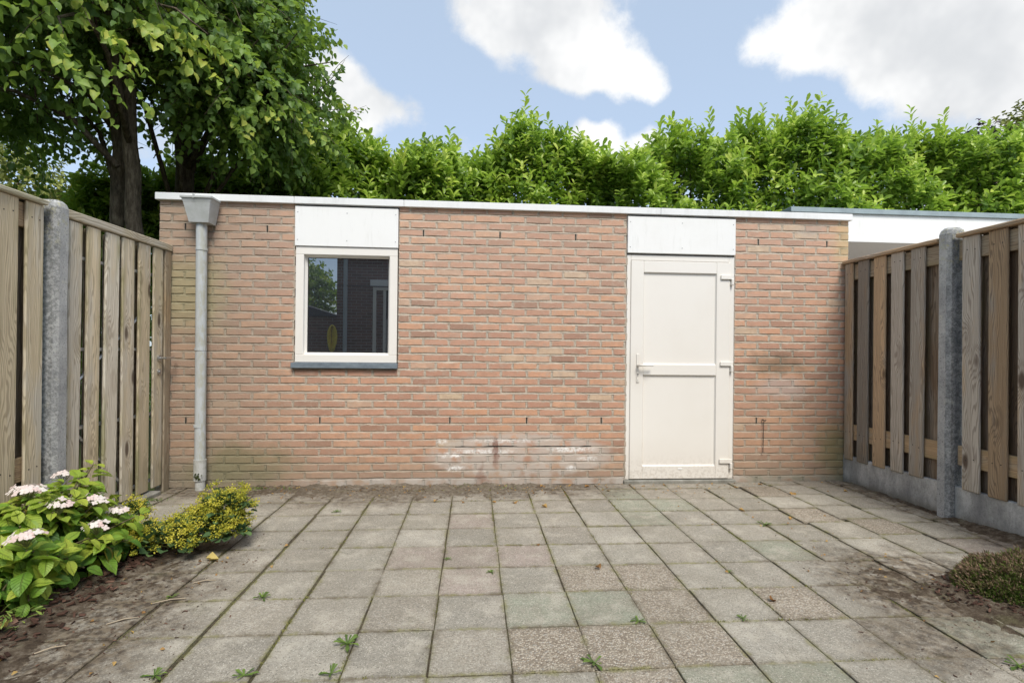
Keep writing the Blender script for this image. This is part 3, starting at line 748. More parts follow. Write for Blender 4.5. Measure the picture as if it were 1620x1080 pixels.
# struck bed joints (deep under the brick above, flush on the brick below) and perpends
def strip(mb, xa, xb, za, zb, ya, yb):
    n_ = max(1, int((xb - xa) / .022)); vs = []
    for k in range(n_ + 1):
        x = xa + (xb - xa) * k / n_
        vs += [(x, YW + ya + rb.gauss(0, .0009), za), (x, YW + (ya * .45 + yb * .55) + rb.gauss(0, .0012), (za + zb) / 2 + rb.gauss(0, .0008)), (x, YW + yb + rb.gauss(0, .001), zb)]
    mb.add(vs, [(3 * k + q, 3 * k + 3 + q, 3 * k + 4 + q, 3 * k + 1 + q) for k in range(n_) for q in (0, 1)])
for cidx in range(0, 36):
    zc = .0226 + CH * cidx; zt = zc + CH / 2
    spans = [(XL + .003, DOOR[0])] if zt < WIN[2] - .01 else [(XL + .003, WIN[0]), (WIN[1], DOOR[0])]
    for a, b in spans + [(DOOR[1], XR - .003)]: strip(wallbox, a, b, zt - .008, zt + .0075, .0008, .0072)
for u, v, zc, cidx, _ in brs:
    strip(wallbox, v - .002, v + .013 if v + .013 < XR else XR, zc - .029, zc + .029, .0034, .0040)
wallbox.build('mortar', MAT['mortar'], shed, recalc=False)
for x, c in weeps:
    z = .0226 + CH * c
    boxobj('weep_hole', MAT['dark_gap'], shed, x - .0048, x + .0048, YW + .0012, YW + .02, z - .029, z + .027, .001)
# open bed joint where a plate used to be
boxobj('joint_gap', MAT['dark_gap'], shed, -.15, 1.03, YW + .0005, YW + .02, .3245, .3315, .001)
# coping: lengths of white trim butted together
for k, (a, b) in enumerate(((-2.600, -1.50), (-1.498, -.60), (-.598, 1.62), (1.622, 3.390))):
    mb = MB(); mb.box(a, b, YW - .032, YW + .16, 2.353, 2.410, .003)
    mb.build('coping', MAT['white_aluminium'], shed)
def panel(x0, x1, z0, z1):
    pn = boxobj('fascia_panel', MAT['white_panel'], shed, x0, x1, YW - .016, YW + .06, z0, z1, .0025)
    for sx in (x0 + .022, (x0 + x1) / 2, x1 - .022):
        for sz in (z0 + .05, z1 - .05):
            mb = MB(); mb.tube([(sx, YW - .0175, sz), (sx, YW - .010, sz)], .0048, 8); mb.build('screw', MAT['screw'], pn)
panel(-1.494, -.646, 2.006, 2.336); panel(1.333, 2.308, 2.016, 2.336)
# ---- window
win = MB(); fy = YW - .004; x0, x1, z0, z1 = -1.488, -.650, 1.036, 2.003; fwid = .068
def frame_ring(mb, x0, x1, z0, z1, w, y0, y1, ch=.003, wb=None):
    wb = wb or w
    mb.box(x0, x1, y0, y1, z1 - w, z1, ch); mb.box(x0, x1, y0, y1, z0, z0 + wb, ch)
    mb.box(x0, x0 + w, y0 + .0002, y1, z0 + wb, z1 - w, ch); mb.box(x1 - w, x1, y0 + .0002, y1, z0 + wb, z1 - w, ch)
frame_ring(win, x0, x1, z0, z1, .066, fy, YW + .09)
wobj = win.build('window', MAT['cream_frame'], shed)
# sloped glazing bead
gx0, gx1, gz0, gz1 = x0 + .066, x1 - .066, z0 + .066, z1 - .066
def bead(x0, x1, z0, z1, w, ya, yb):
    mb = MB(); o_ = [(x0, ya, z0), (x1, ya, z0), (x1, ya, z1), (x0, ya, z1)]; i_ = [(x0 + w, yb, z0 + w), (x1 - w, yb, z0 + w), (x1 - w, yb, z1 - w), (x0 + w, yb, z1 - w)]
    c_ = [(x, yb + .02, z) for x, y, z in i_]
    mb.add(o_ + i_ + c_, [(k, (k + 1) % 4, 4 + (k + 1) % 4, 4 + k) for k in range(4)] + [(4 + k, 4 + (k + 1) % 4, 8 + (k + 1) % 4, 8 + k) for k in range(4)])
    return mb
bead(gx0, gx1, gz0, gz1, .016, YW + .030, YW + .052).build('glazing_bead', MAT['cream_frame'], wobj)
seal = MB(); frame_ring(seal, gx0 + .014, gx1 - .014, gz0 + .014, gz1 - .014, .006, YW + .056, YW + .068, .001); seal.build('seal', MAT['dark_gap'], wobj)
boxobj('pane', MAT['pane_glass'], wobj, gx0 + .010, gx1 - .010, YW + .060, YW + .074, gz0 + .010, gz1 - .010, 0)
boxobj('window_sill', MAT['blue_stone'], shed, -1.512, -.640, YW - .035, YW + .09, .988, 1.034, .003)
# ---- door
door = MB()
dx0, dx1, dz1 = 1.333, 2.308, 2.003
door.box(dx0, dx0 + .036, YW + .004, YW + .09, .034, dz1, .003); door.box(dx1 - .050, dx1, YW + .004, YW + .09, .034, dz1, .003)
door.box(dx0 + .036, dx1 - .050, YW + .004, YW + .09, 1.955, dz1, .003)
boxobj('reveal_seal', MAT['rebate'], shed, 2.3085, 2.318, YW + .006, YW + .06, .03, 2.01, 0)
dfr = door.build('door_frame', MAT['cream_frame'], shed)
lx0, lx1, lz0, lz1 = 1.368, 2.268, .040, 1.950
leaf = MB(); yl0, yl1 = YW - .008, YW + .06
px0, px1 = 1.482, 2.142
leaf.box(lx0, px0, yl0, yl1, lz0, lz1, .004); leaf.box(px1, lx1, yl0, yl1, lz0, lz1, .004)
leaf.box(px0, px1, yl0 + .0003, yl1, 1.848, lz1, .004); leaf.box(px0, px1, yl0 + .0003, yl1, .949, 1.044, .004); leaf.box(px0, px1, yl0 + .0003, yl1, lz0, .153, .004)
dobj = leaf.build('door', MAT['cream_frame'], shed)
for a, b in ((1.044, 1.848), (.153, .949)):
    mb = bead(px0 + .0005, px1 - .0005, a + .0005, b - .0005, .010, YW + .001, YW + .012); mb.box(px0 + .009, px1 - .009, YW + .010, YW + .03, a + .009, b - .009, 0)
    mb.build('door_panel', MAT['cream_frame'], dobj)
hz_ = ((1.80, 1.838), (1.035, 1.073), (.175, .213))
for a, b in hz_:
    mb = MB(); mb.box(2.176, 2.292, YW - .024, YW - .0085, a, b, .003); mb.box(2.269, 2.290, YW - .032, YW + .004, a - .052, a + .004, .004)
    mb.build('hinge', MAT['cream_frame'], dobj)
mb = MB(); mb.box(1.420, 1.446, YW - .016, YW - .0085, .885, 1.135, .006)
hp = mb.build('handle_plate', MAT['cream_frame'], dobj)
mb = MB(); mb.tube([(1.433, YW - .016, 1.035), (1.433, YW - .055, 1.035)], .009, 10); mb.tube([(1.428, YW - .055, 1.035), (1.47, YW - .060, 1.036), (1.555, YW - .058, 1.034)], [.0095, .009, .008], 10)
mb.build('door_handle', MAT['cream_frame'], dobj, smooth=True)
mb = MB(); mb.tube([(1.433, YW - .0175, .957), (1.433, YW - .014, .957)], .0062, 10); mb.box(1.4305, 1.4355, YW - .0175, YW - .014, .935, .957, 0); mb.build('keyhole', MAT['dark_gap'], hp)
mb = MB(); mb.tube([(1.433, YW - .0185, .905), (1.433, YW - .014, .905)], .004, 8); mb.build('screw', MAT['screw'], hp)
mb = MB(); mb.box(1.803, 1.843, YW - .012, YW - .0085, .122, .134, .002); mb.build('drain_cap', MAT['white_panel'], dobj)
boxobj('threshold', MAT['gravel_board'], shed, 1.318, 2.325, YW - .028, YW + .09, -.02, .031, .004)
# ---- downpipe and hopper
pipe = thing('drainpipe', 'grey plastic rainwater pipe with hopper head at the left end of the shed', 'drainpipe', (-2.20, YW - .072, 0))
PX, PY = -2.207, YW - .072
mb = MB(); mb.tube([(PX - .003, PY, 2.2), (PX, PY, 1.6), (PX + .006, PY, .235)], .0405, 24, cap=False); mb.build('pipe', MAT['grey_plastic'], pipe, smooth=True)
mb = MB(); mb.tube([(PX + .006, PY, .245), (PX + .006, PY, .075)], .0465, 20); mb.tube([(PX + .010, PY - .002, .085), (PX + .010, PY - .002, -.02)], .037, 16); mb.build('lower_pipe', MAT['pale_plastic'], pipe, smooth=False)
for z in (1.945, 1.135, .515):
    mb = MB(); mb.tube([(PX, PY, z - .010), (PX, PY, z + .010)], .0445, 20); mb.box(PX - .012, PX + .012, PY + .03, YW - .001, z - .009, z + .009, .001); mb.build('pipe_clip', MAT['grey_plastic'], pipe)
mb = MB()      # hopper: tapered box open on top with a lip
def frus(mb, xa, xb, ya, yb, za, xc, xd, yc, yd, zb, cap=True):
    vs = [(xa, ya, za), (xb, ya, za), (xb, yb, za), (xa, yb, za), (xc, yc, zb), (xd, yc, zb), (xd, yd, zb), (xc, yd, zb)]
    mb.add(vs, [(0, 1, 5, 4), (1, 2, 6, 5), (2, 3, 7, 6), (3, 0, 4, 7), (3, 2, 1, 0)] + ([(4, 5, 6, 7)] if cap else []))
frus(mb, PX - .072, PX + .078, YW - .132, YW - .014, 2.152, PX - .100, PX + .105, YW - .165, YW - .012, 2.300)
frus(mb, PX - .100, PX + .105, YW - .165, YW - .012, 2.3005, PX - .113, PX + .120, YW - .178, YW - .034, 2.342)
hop = mb.build('hopper', MAT['hopper_plastic'], pipe)
lip = MB(); X_a, X_b, Y_a, Y_b = PX - .118, PX + .125, YW - .183, YW - .034
lip.box(X_a, X_b, Y_a, Y_a + .006, 2.334, 2.350, .001); lip.box(X_a, X_a + .006, Y_a + .006, Y_b, 2.334, 2.350, .001); lip.box(X_b - .006, X_b, Y_a + .006, Y_b, 2.334, 2.350, .001)
lip.box(PX - .02, PX - .008, Y_a - .004, Y_a + .01, 2.330, 2.362, .001)
lip.build('rim', MAT['hopper_plastic'], hop)
mb = MB()
for k in range(26):
    a = rr.gauss(0, .013); b = rr.gauss(0, .012) ; mb.tube([(PX + .006 + a, PY - .0462, .118 + b), (PX + .006 + a * 1.1, PY - .053 - rr.random() * .004, .117 + b)], [.006, .003], 5)
mb.build('moss', MAT['moss'], pipe)
hk = thing('wall_hook', 'small dark wire hook hanging on the brick wall right of the door', 'hook', (2.58, YW, .55))
mb = MB(); mb.tube([(2.575, YW + .01, .560), (2.575, YW - .02, .560), (2.59, YW - .024, .550), (2.600, YW - .02, .560)], .0045, 6); mb.tube([(2.580, YW - .02, .562), (2.582, YW - .012, .42), (2.578, YW - .014, .275), (2.568, YW - .02, .268), (2.59, YW - .02, .270)], .0028, 6)
mb.build('wire', MAT['nail'], hk)

# ======================================================================= NEIGHBOUR CARPORT
cpo = thing('carport', 'neighbouring carport with white fascia and grey-green roof edge behind the right fence', 'carport', (5, 6, 0))
boxobj('fascia', MAT['white_panel'], cpo, 3.32, 9.5, 5.2, 5.235, 2.345, 2.638, .002)
boxobj('roof_trim', MAT['grey_trim'], cpo, 3.305, 9.5, 5.175, 7.5, 2.640, 2.692, .003)
boxobj('side_fascia', MAT['white_panel'], cpo, 3.32, 3.35, 5.237, 7.4, 2.40, 2.638, .002)
boxobj('soffit', MAT['white_panel'], cpo, 3.40, 9.5, 5.236, 7.4, 2.352, 2.375, 0)
boxobj('back_wall', MAT['far_brick'], cpo, 3.40, 9.5, 6.5, 6.62, -.1, 2.35, 0)
for x in (5.8, 9.3): boxobj('post', MAT['galvanised'], cpo, x, x + .08, 5.26, 5.34, -.1, 2.345, .004)

# ======================================================================= FENCES
rf = random.Random(21)
def tin(): return (rf.random(), rf.random(), rf.random(), 1)
def plank(parent, mat, xa, xb, y0, y1, z0, z1, name='plank', nails=None, label=None):
    if name == 'plank': y0 += .017
    ln = rf.gauss(0, .004); o = boxobj(name, MAT[mat], parent, xa, xb, y0, y1, z0, z1, .005, tin(), gaxis=2,
               skew=lambda p: (p[0] + ln * 0, p[1] + ln * (p[2] - 1), p[2]))
    if label: o['label'] = label
    if nails is not None:
        xn, zs = nails
        for z in zs:
            for yy in (y0 + (y1 - y0) * .28, y0 + (y1 - y0) * .72):
                z_ = z + rf.gauss(0, .008); s = 1 if xn > 0 else -1
                xf = xa if xn < 0 else xb
                mb = MB(); mb.tube([(xf + (-.0012 if xn < 0 else .0012), yy, z_), (xf + (.004 if xn < 0 else -.004), yy, z_)], .0042, 6); mb.build('nail', MAT['nail'], o)
    return o
def conc_post(parent, xa, xb, y0, y1, h):
    mb = MB(); bev = .022; xs = (xa, xb); inner = min(xs, key=abs); outer = max(xs, key=abs); s = 1 if inner > outer else -1
    prof = [(outer, y0), (inner - s * bev, y0), (inner, y0 + bev), (inner, y1 - bev), (inner - s * bev, y1), (outer, y1)]
    cxm, cym = (outer + inner) / 2, (y0 + y1) / 2; vs = []; lv = [(-.1, 1), (h - .045, 1), (h - .018, .86), (h, .58)]
    lv = [(-.1, 1)] + [(h * k / 7, 1) for k in range(1, 7)] + lv[1:]
    for z, sc_ in lv:
        for x, y in prof: vs.append((cxm + (x - cxm) * sc_ + (rf.gauss(0, .001) if sc_ == 1 else 0), cym + (y - cym) * sc_ + rf.gauss(0, .001), z))
    k = len(prof)
    fs = [(i * k + j, i * k + (j + 1) % k, (i + 1) * k + (j + 1) % k, (i + 1) * k + j) for i in range(len(lv) - 1) for j in range(k)]
    fs.append(tuple((len(lv) - 1) * k + j for j in range(k)))
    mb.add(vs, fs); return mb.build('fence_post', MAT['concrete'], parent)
def fence(name_label, xf, side, z_lo, ranges, posts, boards, rails_z, mat, matr, backs, cap_segs, cat='fence', inner_board=True):
    """side +1: fence at right (inner face looks to -x)"""
    f = thing('wooden_fence', name_label, cat, (xf, 2.9, 0)); s = side
    def X(a, b): return (xf + a, xf + b) if s > 0 else (xf - b, xf - a)
    nl = (-1 if s > 0 else 1)
    for y0, y1, zl in ranges: plank(f, mat, *X(0, .017), y0, y1, zl, 1.958, nails=(nl, (rails_z[0] + .06, rails_z[1] + .065)))
    for y0, y1 in backs: plank(f, 'wood_back', *X(.0515, .0685), y0, y1, z_lo, 1.958, 'back_plank')
    for y0, y1 in boards:
        for z in rails_z: boxobj('rail', MAT[matr], f, *X(.018, .051), y0, y1, z, z + .135, .003, tin(), gaxis=1)
        boxobj('gravel_board', MAT['gravel_board'], f, *X(.012, .050), y0 - .02, y1 + .02, -.1, .245, .004)
    for y0, y1 in cap_segs: boxobj('cap_rail', MAT[mat], f, *X(-.022, .075), y0, y1, 1.960, 1.988, .005, tin(), gaxis=1)
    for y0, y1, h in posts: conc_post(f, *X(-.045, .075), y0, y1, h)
    return f
RY = [(4.296, 4.412, .215), (4.118, 4.258, .219), (3.937, 4.080, .224), (3.759, 3.897, .229), (3.574, 3.716, .235), (3.151, 3.292, .238), (2.972, 3.112, .240), (2.790, 2.930, .24)]
RY += [(2.790 - .181 * k, 2.930 - .181 * k, .24) for k in range(1, 6)] + [(1.52 - .181 * k, 1.66 - .181 * k, .24) for k in range(0, 7)]
fence('wooden plank fence with concrete posts and base along the right side of the yard', 3.33, 1, .15, RY,
      [(3.345, 3.445, 2.045), (1.70, 1.82, 2.045)], [(3.46, 4.425), (1.82, 3.335), (.4, 1.70)], (.395, 1.808), 'wood_right', 'wood_rail',
      [(4.36, 4.42), (4.192, 4.355), (4.015, 4.186), (3.835, 4.008), (3.652, 3.828), (3.462, 3.644), (3.215, 3.330), (3.045, 3.208), (2.865, 3.038), (2.69, 2.858)] + [(2.52 - .18 * k, 2.66 - .18 * k) for k in range(0, 4)],
      [(3.465, 4.425), (1.825, 3.325), (.4, 1.695)])
LY = [(2.860, 3.003, .10), (3.037, 3.172, .10)] + [(2.68 - .181 * k, 2.825 - .181 * k, .10) for k in range(0, 8)]
fence('wooden plank fence panel left of the mottled concrete post behind the pink hydrangea', -2.480, -1, .12, LY,
      [(3.205, 3.312, 2.012), (1.25, 1.38, 2.0)], [(1.38, 3.19)], (.395, 1.808), 'wood_left', 'wood_rail',
      [(2.765, 2.93), (2.94, 3.115), (2.58, 2.755), (2.40, 2.57), (2.22, 2.39)], [(1.385, 3.176)])
# gate
gate = thing('wooden_gate', 'wooden plank gate with steel frame and lever handle beside the left end of the shed', 'gate', (-2.48, 3.9, 0))
def XG(a, b): return (-2.480 - b, -2.480 - a)
GY = [(3.339, 3.462, .045), (3.493, 3.628, .04), (3.656, 3.806, .04), (3.830, 3.975, .045), (4.008, 4.160, .045), (4.188, 4.322, .05)]
for y0, y1, zl in GY: plank(gate, 'wood_left', *XG(0, .018), y0, y1, zl, 1.925)
boxobj('cap_rail', MAT['wood_left'], gate, *XG(-.012, .062), 3.322, 4.425, 1.932, 1.985, .005, tin(), gaxis=1)
for y0, y1 in ((3.345, 3.40), (3.41, 3.555), (3.575, 3.725), (3.75, 3.895), (3.92, 4.065), (4.09, 4.225)): plank(gate, 'wood_back', *XG(.062, .078), y0, y1, .06, 1.92, 'back_plank')
fr = MB()
for z in (.10, .62, 1.12, 1.70): fr.box(*XG(.020, .045), 3.36, 4.30, z, z + .022, .002)
fr.box(*XG(.020, .045), 4.328, 4.339, .03, 1.925, .001); fr.box(*XG(.0462, .060), 3.35, 3.375, .10, 1.72, .002)
fr.build('steel_frame', MAT['galvanised'], gate)
br = MB(); br.tube([(-2.508, 3.46, .92), (-2.508, 4.18, 1.46)], .011, 6); br.tube([(-2.508, 3.46, .60), (-2.508, 3.9, .16)], .011, 6); br.build('diagonal_brace', MAT['galvanised'], gate)
hd = MB(); hd.tube([(-2.480, 4.270, 1.064), (-2.466, 4.270, 1.064)], .026, 16); hd.tube([(-2.466, 4.270, 1.064), (-2.425, 4.270, 1.064)], .009, 10); hd.tube([(-2.427, 4.265, 1.064), (-2.425, 4.33, 1.064), (-2.427, 4.385, 1.063)], .009, 10)
hd.build('gate_handle', MAT['steel'], gate, smooth=False)
lk = MB(); lk.tube([(-2.480, 4.272, .955), (-2.470, 4.272, .955)], .025, 16); lk.tube([(-2.470, 4.272, .955), (-2.462, 4.272, .955)], .012, 12); lk.build('lock', MAT['steel'], gate)
gp = boxobj('gate_post', MAT['wood_rail'], None, -2.545, -2.476, 4.345, 4.424, -.05, 1.928, .004, tin(), gaxis=2)
tag(gp, 'square timber post between the left gate and the brick shed', 'post')
sl = boxobj('threshold_slab', MAT['gravel_board'], None, -2.53, -2.42, 3.34, 4.22, -.05, .032, .006); tag(sl, 'narrow concrete threshold slab on the ground under the left gate', 'slab')
# strip of patio slabs already reaches the gate

# ======================================================================= HOUSE SIDE BEHIND THE CAMERA (seen in the window pane)
hs = thing('brick_house', 'dark brick house with grey drainpipe seen mirrored in the shed window', 'house', (0, -2.6, 0))
boxobj('wall', MAT['far_brick'], hs, -2.98, 3.6, -2.9, -2.5, -.1, 3.6, 0)
mb = MB(); mb.tube([(-2.78, -2.42, -.05), (-2.78, -2.42, 3.6)], .045, 12, cap=False); mb.build('downpipe', MAT['grey_plastic'], hs, smooth=True)
boxobj('lintel', MAT['white_panel'], hs, -2.26, -.9, -2.5, -2.44, 2.52, 2.66, .004)
mb = MB(); frame_ring(mb, -2.20, -.95, .2, 2.50, .07, -2.5, -2.45); mb.box(-1.98, -1.92, -2.5, -2.46, .27, 2.43, .003); f = mb.build('window', MAT['cream_frame'], hs)
boxobj('pane', MAT['pane_glass'], f, -1.92, -1.02, -2.499, -2.47, .27, 2.43, 0)
mb = MB(); mb.tube([(-3.0, -2.40, 2.52), (-1.5, -2.38, 2.50), (0.5, -2.40, 2.54)], .010, 6); mb.build('cable', MAT['nail'], hs)
ob = thing('outbuilding', 'low dark brick outbuilding with sloping roof mirrored at the left of the shed window', 'outbuilding', (-4.2, -3, 0))
boxobj('wall', MAT['far_brick'], ob, -5.6, -2.985, -3.2, -2.62, -.1, 1.86, 0)
mb = MB(); mb.add([(-5.7, -2.56, 2.75), (-2.985, -2.56, 1.88), (-2.985, -3.4, 1.88), (-5.7, -3.4, 2.75), (-5.7, -2.56, 1.86), (-2.985, -2.56, 1.862), (-2.985, -3.4, 1.862), (-5.7, -3.4, 1.86)],
                  [(0, 1, 2, 3), (4, 5, 1, 0), (5, 6, 2, 1), (6, 7, 3, 2), (7, 4, 0, 3), (7, 6, 5, 4)]); mb.build('roof', MAT['dark_roof'], ob)
mb = MB(); mb.tube([(-5.0, -2.8, 2.3), (-5.0, -2.8, 2.85)], .06, 10); mb.build('vent_pipe', MAT['dark_roof'], ob)
hose = MB()
for k in range(7):
    x = -3.10 + k * .006; wdt = .02 + .013 * k; dy = -2.55 + .012 * k; L = .52 + .03 * (k % 3)
    pts = [(x - wdt * math.cos(a), dy, 1.66 - L * .5 + (L * .5) * math.sin(a)) for a in [R(90 + 30 * q) for q in range(13)]]
    hose.tube(pts, .016, 7)
hose.tube([(-3.07, -2.62, 1.63), (-3.07, -2.50, 1.66)], .012, 6)
tag(hose.build('garden_hose', MAT['hose_yellow'], None, smooth=True), 'yellow garden hose coiled on a hook, mirrored in the shed window', 'hose')

# ======================================================================= TREES AND HEDGE
def gauss3(n_, s=1.0): return rng.normal(0, s, (n_, 3))
def twig_leaves(base, direc, length, nleaf, lsize, droop, updir=.6, spread=.9, bright=.5, bvar=.15, phase=True, tipgain=.25):
    """leaves set along many shoots. base,direc (m,3), length (m,)"""
    m_ = len(base); t = np.linspace(.08, 1.0, nleaf)[None, :, None]
    d = unit(direc)[:, None, :]; L = length[:, None, None]
    curve = base[:, None, :] + d * L * t + np.array([0, 0, -1.0]) * (droop * L * t ** 2)
    side = unit(np.cross(direc, gauss3(m_)))[:, None, :]; side2 = np.cross(unit(direc)[:, None, :], side)
    ang = (np.arange(nleaf) * 2.4)[None, :, None] + rng.normal(0, .35, (m_, nleaf, 1)) + rng.uniform(0, 6.28, (m_, 1, 1))
    out = side * np.cos(ang) + side2 * np.sin(ang)
    ld = unit(d * (1 - spread * (1 - .55 * t)) + out * spread + rng.normal(0, .15, (m_, nleaf, 3)) + np.array([0, 0, -droop * 1.3]))
    nr = unit(np.array([0, 0, updir]) + d * .55 + rng.normal(0, .35, (m_, nleaf, 3)) + out * .15)
    sz = lsize * rng.uniform(.7, 1.15, (m_, nleaf)) * (1 - .25 * np.abs(t[..., 0] - .4))
    br_ = rng.normal(bright, bvar, (m_, 1)) + tipgain * (t[..., 0] - .5) + rng.normal(0, .09, (m_, nleaf))
    tint = np.stack([np.clip(br_, 0, 1), rng.uniform(0, 1, br_.shape), rng.uniform(0, 1, br_.shape)], -1)
    r = lambda a: a.reshape(-1, a.shape[-1])
    return r(curve), r(ld), r(nr), sz.ravel(), r(tint)
def cat_(lists): return tuple(np.concatenate([l[k] for l in lists]) for k in range(5))

# ---- laurel hedge: uneven top
PROF = [(-7.5, 2.0), (-6.0, 2.6), (-5.4, 3.2), (-4.8, 3.55), (-3.6, 3.9), (-2.7, 4.0), (-1.95, 4.50), (-1.6, 4.15), (-1.38, 4.2), (-1.19, 3.85), (-.85, 4.0), (-.39, 4.33), (-.12, 4.08), (.3, 4.25), (.70, 4.72), (1.17, 4.50),
        (1.55, 4.25), (2.05, 3.98), (2.35, 4.12), (2.89, 4.6), (3.47, 4.65), (3.80, 4.35), (4.16, 4.84), (4.55, 4.5), (4.91, 4.98), (5.37, 4.62), (5.88, 4.45), (6.3, 4.65), (6.8, 4.82), (7.33, 4.8), (7.75, 4.52), (8.4, 4.8), (9.6, 4.7), (11, 4.8)]
px_, pz_ = np.array([a for a, b in PROF]), np.array([b for a, b in PROF])
hedge = thing('laurel_hedge', 'tall bright green laurel hedge growing behind the flat shed roof', 'hedge', (2, 7.9, 0))
HX0, HX1 = -7.3, 10.6
def front_y(x, z): return 7.25 + .22 * np.sin(x * 1.9 + 1) + .18 * np.sin(x * 4.3 + z * 2.2) + .12 * np.sin(z * 5 + x * 2.7) + .12 * (z - 3)
LL = []
def hedge_shoots(n_, kind):
    x = rng.uniform(HX0, HX1, n_); ztop = np.interp(x, px_, pz_)
    if kind == 'front':
        z = 1.9 + (ztop - .25 - 1.9) * rng.uniform(0, 1, n_) ** .75; y = front_y(x, z) + rng.exponential(.13, n_)
        b = np.stack([x, y, z - .10], 1); y -= .15 * rng.uniform(0, 1, n_) ** 3; d = np.stack([rng.normal(0, .42, n_), rng.normal(-.55, .35, n_), rng.uniform(.35, 1.1, n_)], 1)
        return b, d, rng.uniform(.18, .42, n_), .57, .22
    if kind == 'top':
        y = front_y(x, ztop) + rng.uniform(.05, .9, n_); b = np.stack([x, y, ztop - .36 - rng.uniform(0, .45, n_)], 1)
        d = np.stack([rng.normal(0, .22, n_), rng.normal(-.08, .2, n_), rng.uniform(.8, 1.1, n_)], 1)
        return b, d, rng.uniform(.25, .55, n_), .70, .14
    y = front_y(x, 3) + rng.uniform(.25, 1.1, n_); z = 1.5 + (ztop - .35 - 1.5) * rng.uniform(0, 1, n_)
    b = np.stack([x, y, z], 1); d = gauss3(n_) + np.array([0, -.4, .6]); return b, d, rng.uniform(.3, .5, n_), .28, .14
for kind, n_ in (('front', 4000), ('top', 1900), ('core', 3600)):
    b, d, L, bright, bv = hedge_shoots(n_, kind)
    # left stretch stands under the trees and keeps older, darker leaves
    LL.append(twig_leaves(b, d, L, 14 if kind != 'core' else 11, .135, .06, (.55 if kind != 'top' else .35), (.72 if kind != 'top' else .55), bright, bv, tipgain=.42))
# a lower laurel row beyond the gate belongs to the neighbouring garden
nh = thing('laurel_hedge', 'low dark laurel hedge seen only through the gaps of the left gate', 'hedge', (-6.2, 4.5, 0))
n_ = 1300; b = np.stack([rng.normal(-6.3, .25, n_), rng.uniform(.5, 11.0, n_), rng.uniform(-.1, 2.75, n_)], 1); d = gauss3(n_, .5) + np.array([.8, -.2, .5])
leaf_mesh('foliage', T_LAUREL, *twig_leaves(b, d, rng.uniform(.3, .5, n_), 11, .15, .1, .5, .75, .25, .12), MAT['laurel_leaf'], nh)
mb = MB()
for k in range(16): mb.tube([(-6.3, .6 + k * .55, -.15), (-6.3 + rr.gauss(0, .1), .6 + k * .55, 2.0)], [.03, .01], 5)
mb.build('stem', MAT['twig'], nh)
# single long leaders
ld = [(.72, 4.95), (.86, 4.8), (-1.93, 4.62), (-1.72, 4.35), (-.40, 4.45), (.45, 4.5), (1.2, 4.62), (1.35, 4.5), (2.87, 4.72), (3.1, 4.62), (3.45, 4.80), (4.13, 4.97), (4.3, 4.88), (4.9, 5.12), (4.98, 5.05), (4.7, 4.9), (6.1, 4.78), (6.8, 4.98), (7.2, 4.9), (7.38, 4.95), (8.3, 4.95), (5.4, 4.78), (2.3, 4.1), (-.8, 4.0)]
b = np.array([(x + rng.normal(0, .04), 7.55 + rng.normal(0, .1), z - .75) for x, z in ld]); d = np.array([(rng.normal(0, .10), rng.normal(0, .1), 1) for _ in ld])
LL.append(twig_leaves(b, d, np.full(len(ld), .72), 22, .13, .02, .6, .62, .78, .06, tipgain=.25))
split_leaves(T_LAUREL, cat_(LL), MAT['laurel_leaf'], hedge)
mb = MB()
for k in range(60):
    x = HX0 + (HX1 - HX0) * (k + rr.random()) / 60; y = 7.9 + rr.gauss(0, .15); zt = float(np.interp(x, px_, pz_)) - .35
    mb.tube([(x, y, -.1), (x + rr.gauss(0, .08), y + rr.gauss(0, .08), zt * .5), (x + rr.gauss(0, .18), y + rr.gauss(0, .12), zt)], [.035, .022, .008], 5)
    for q in range(3):
        z = zt * rr.uniform(.5, .9); mb.tube([(x, y, z), (x + rr.gauss(0, .25), y - rr.uniform(.2, .5), z + .35)], [.012, .005], 4)
mb.build('stem', MAT['twig'], hedge)

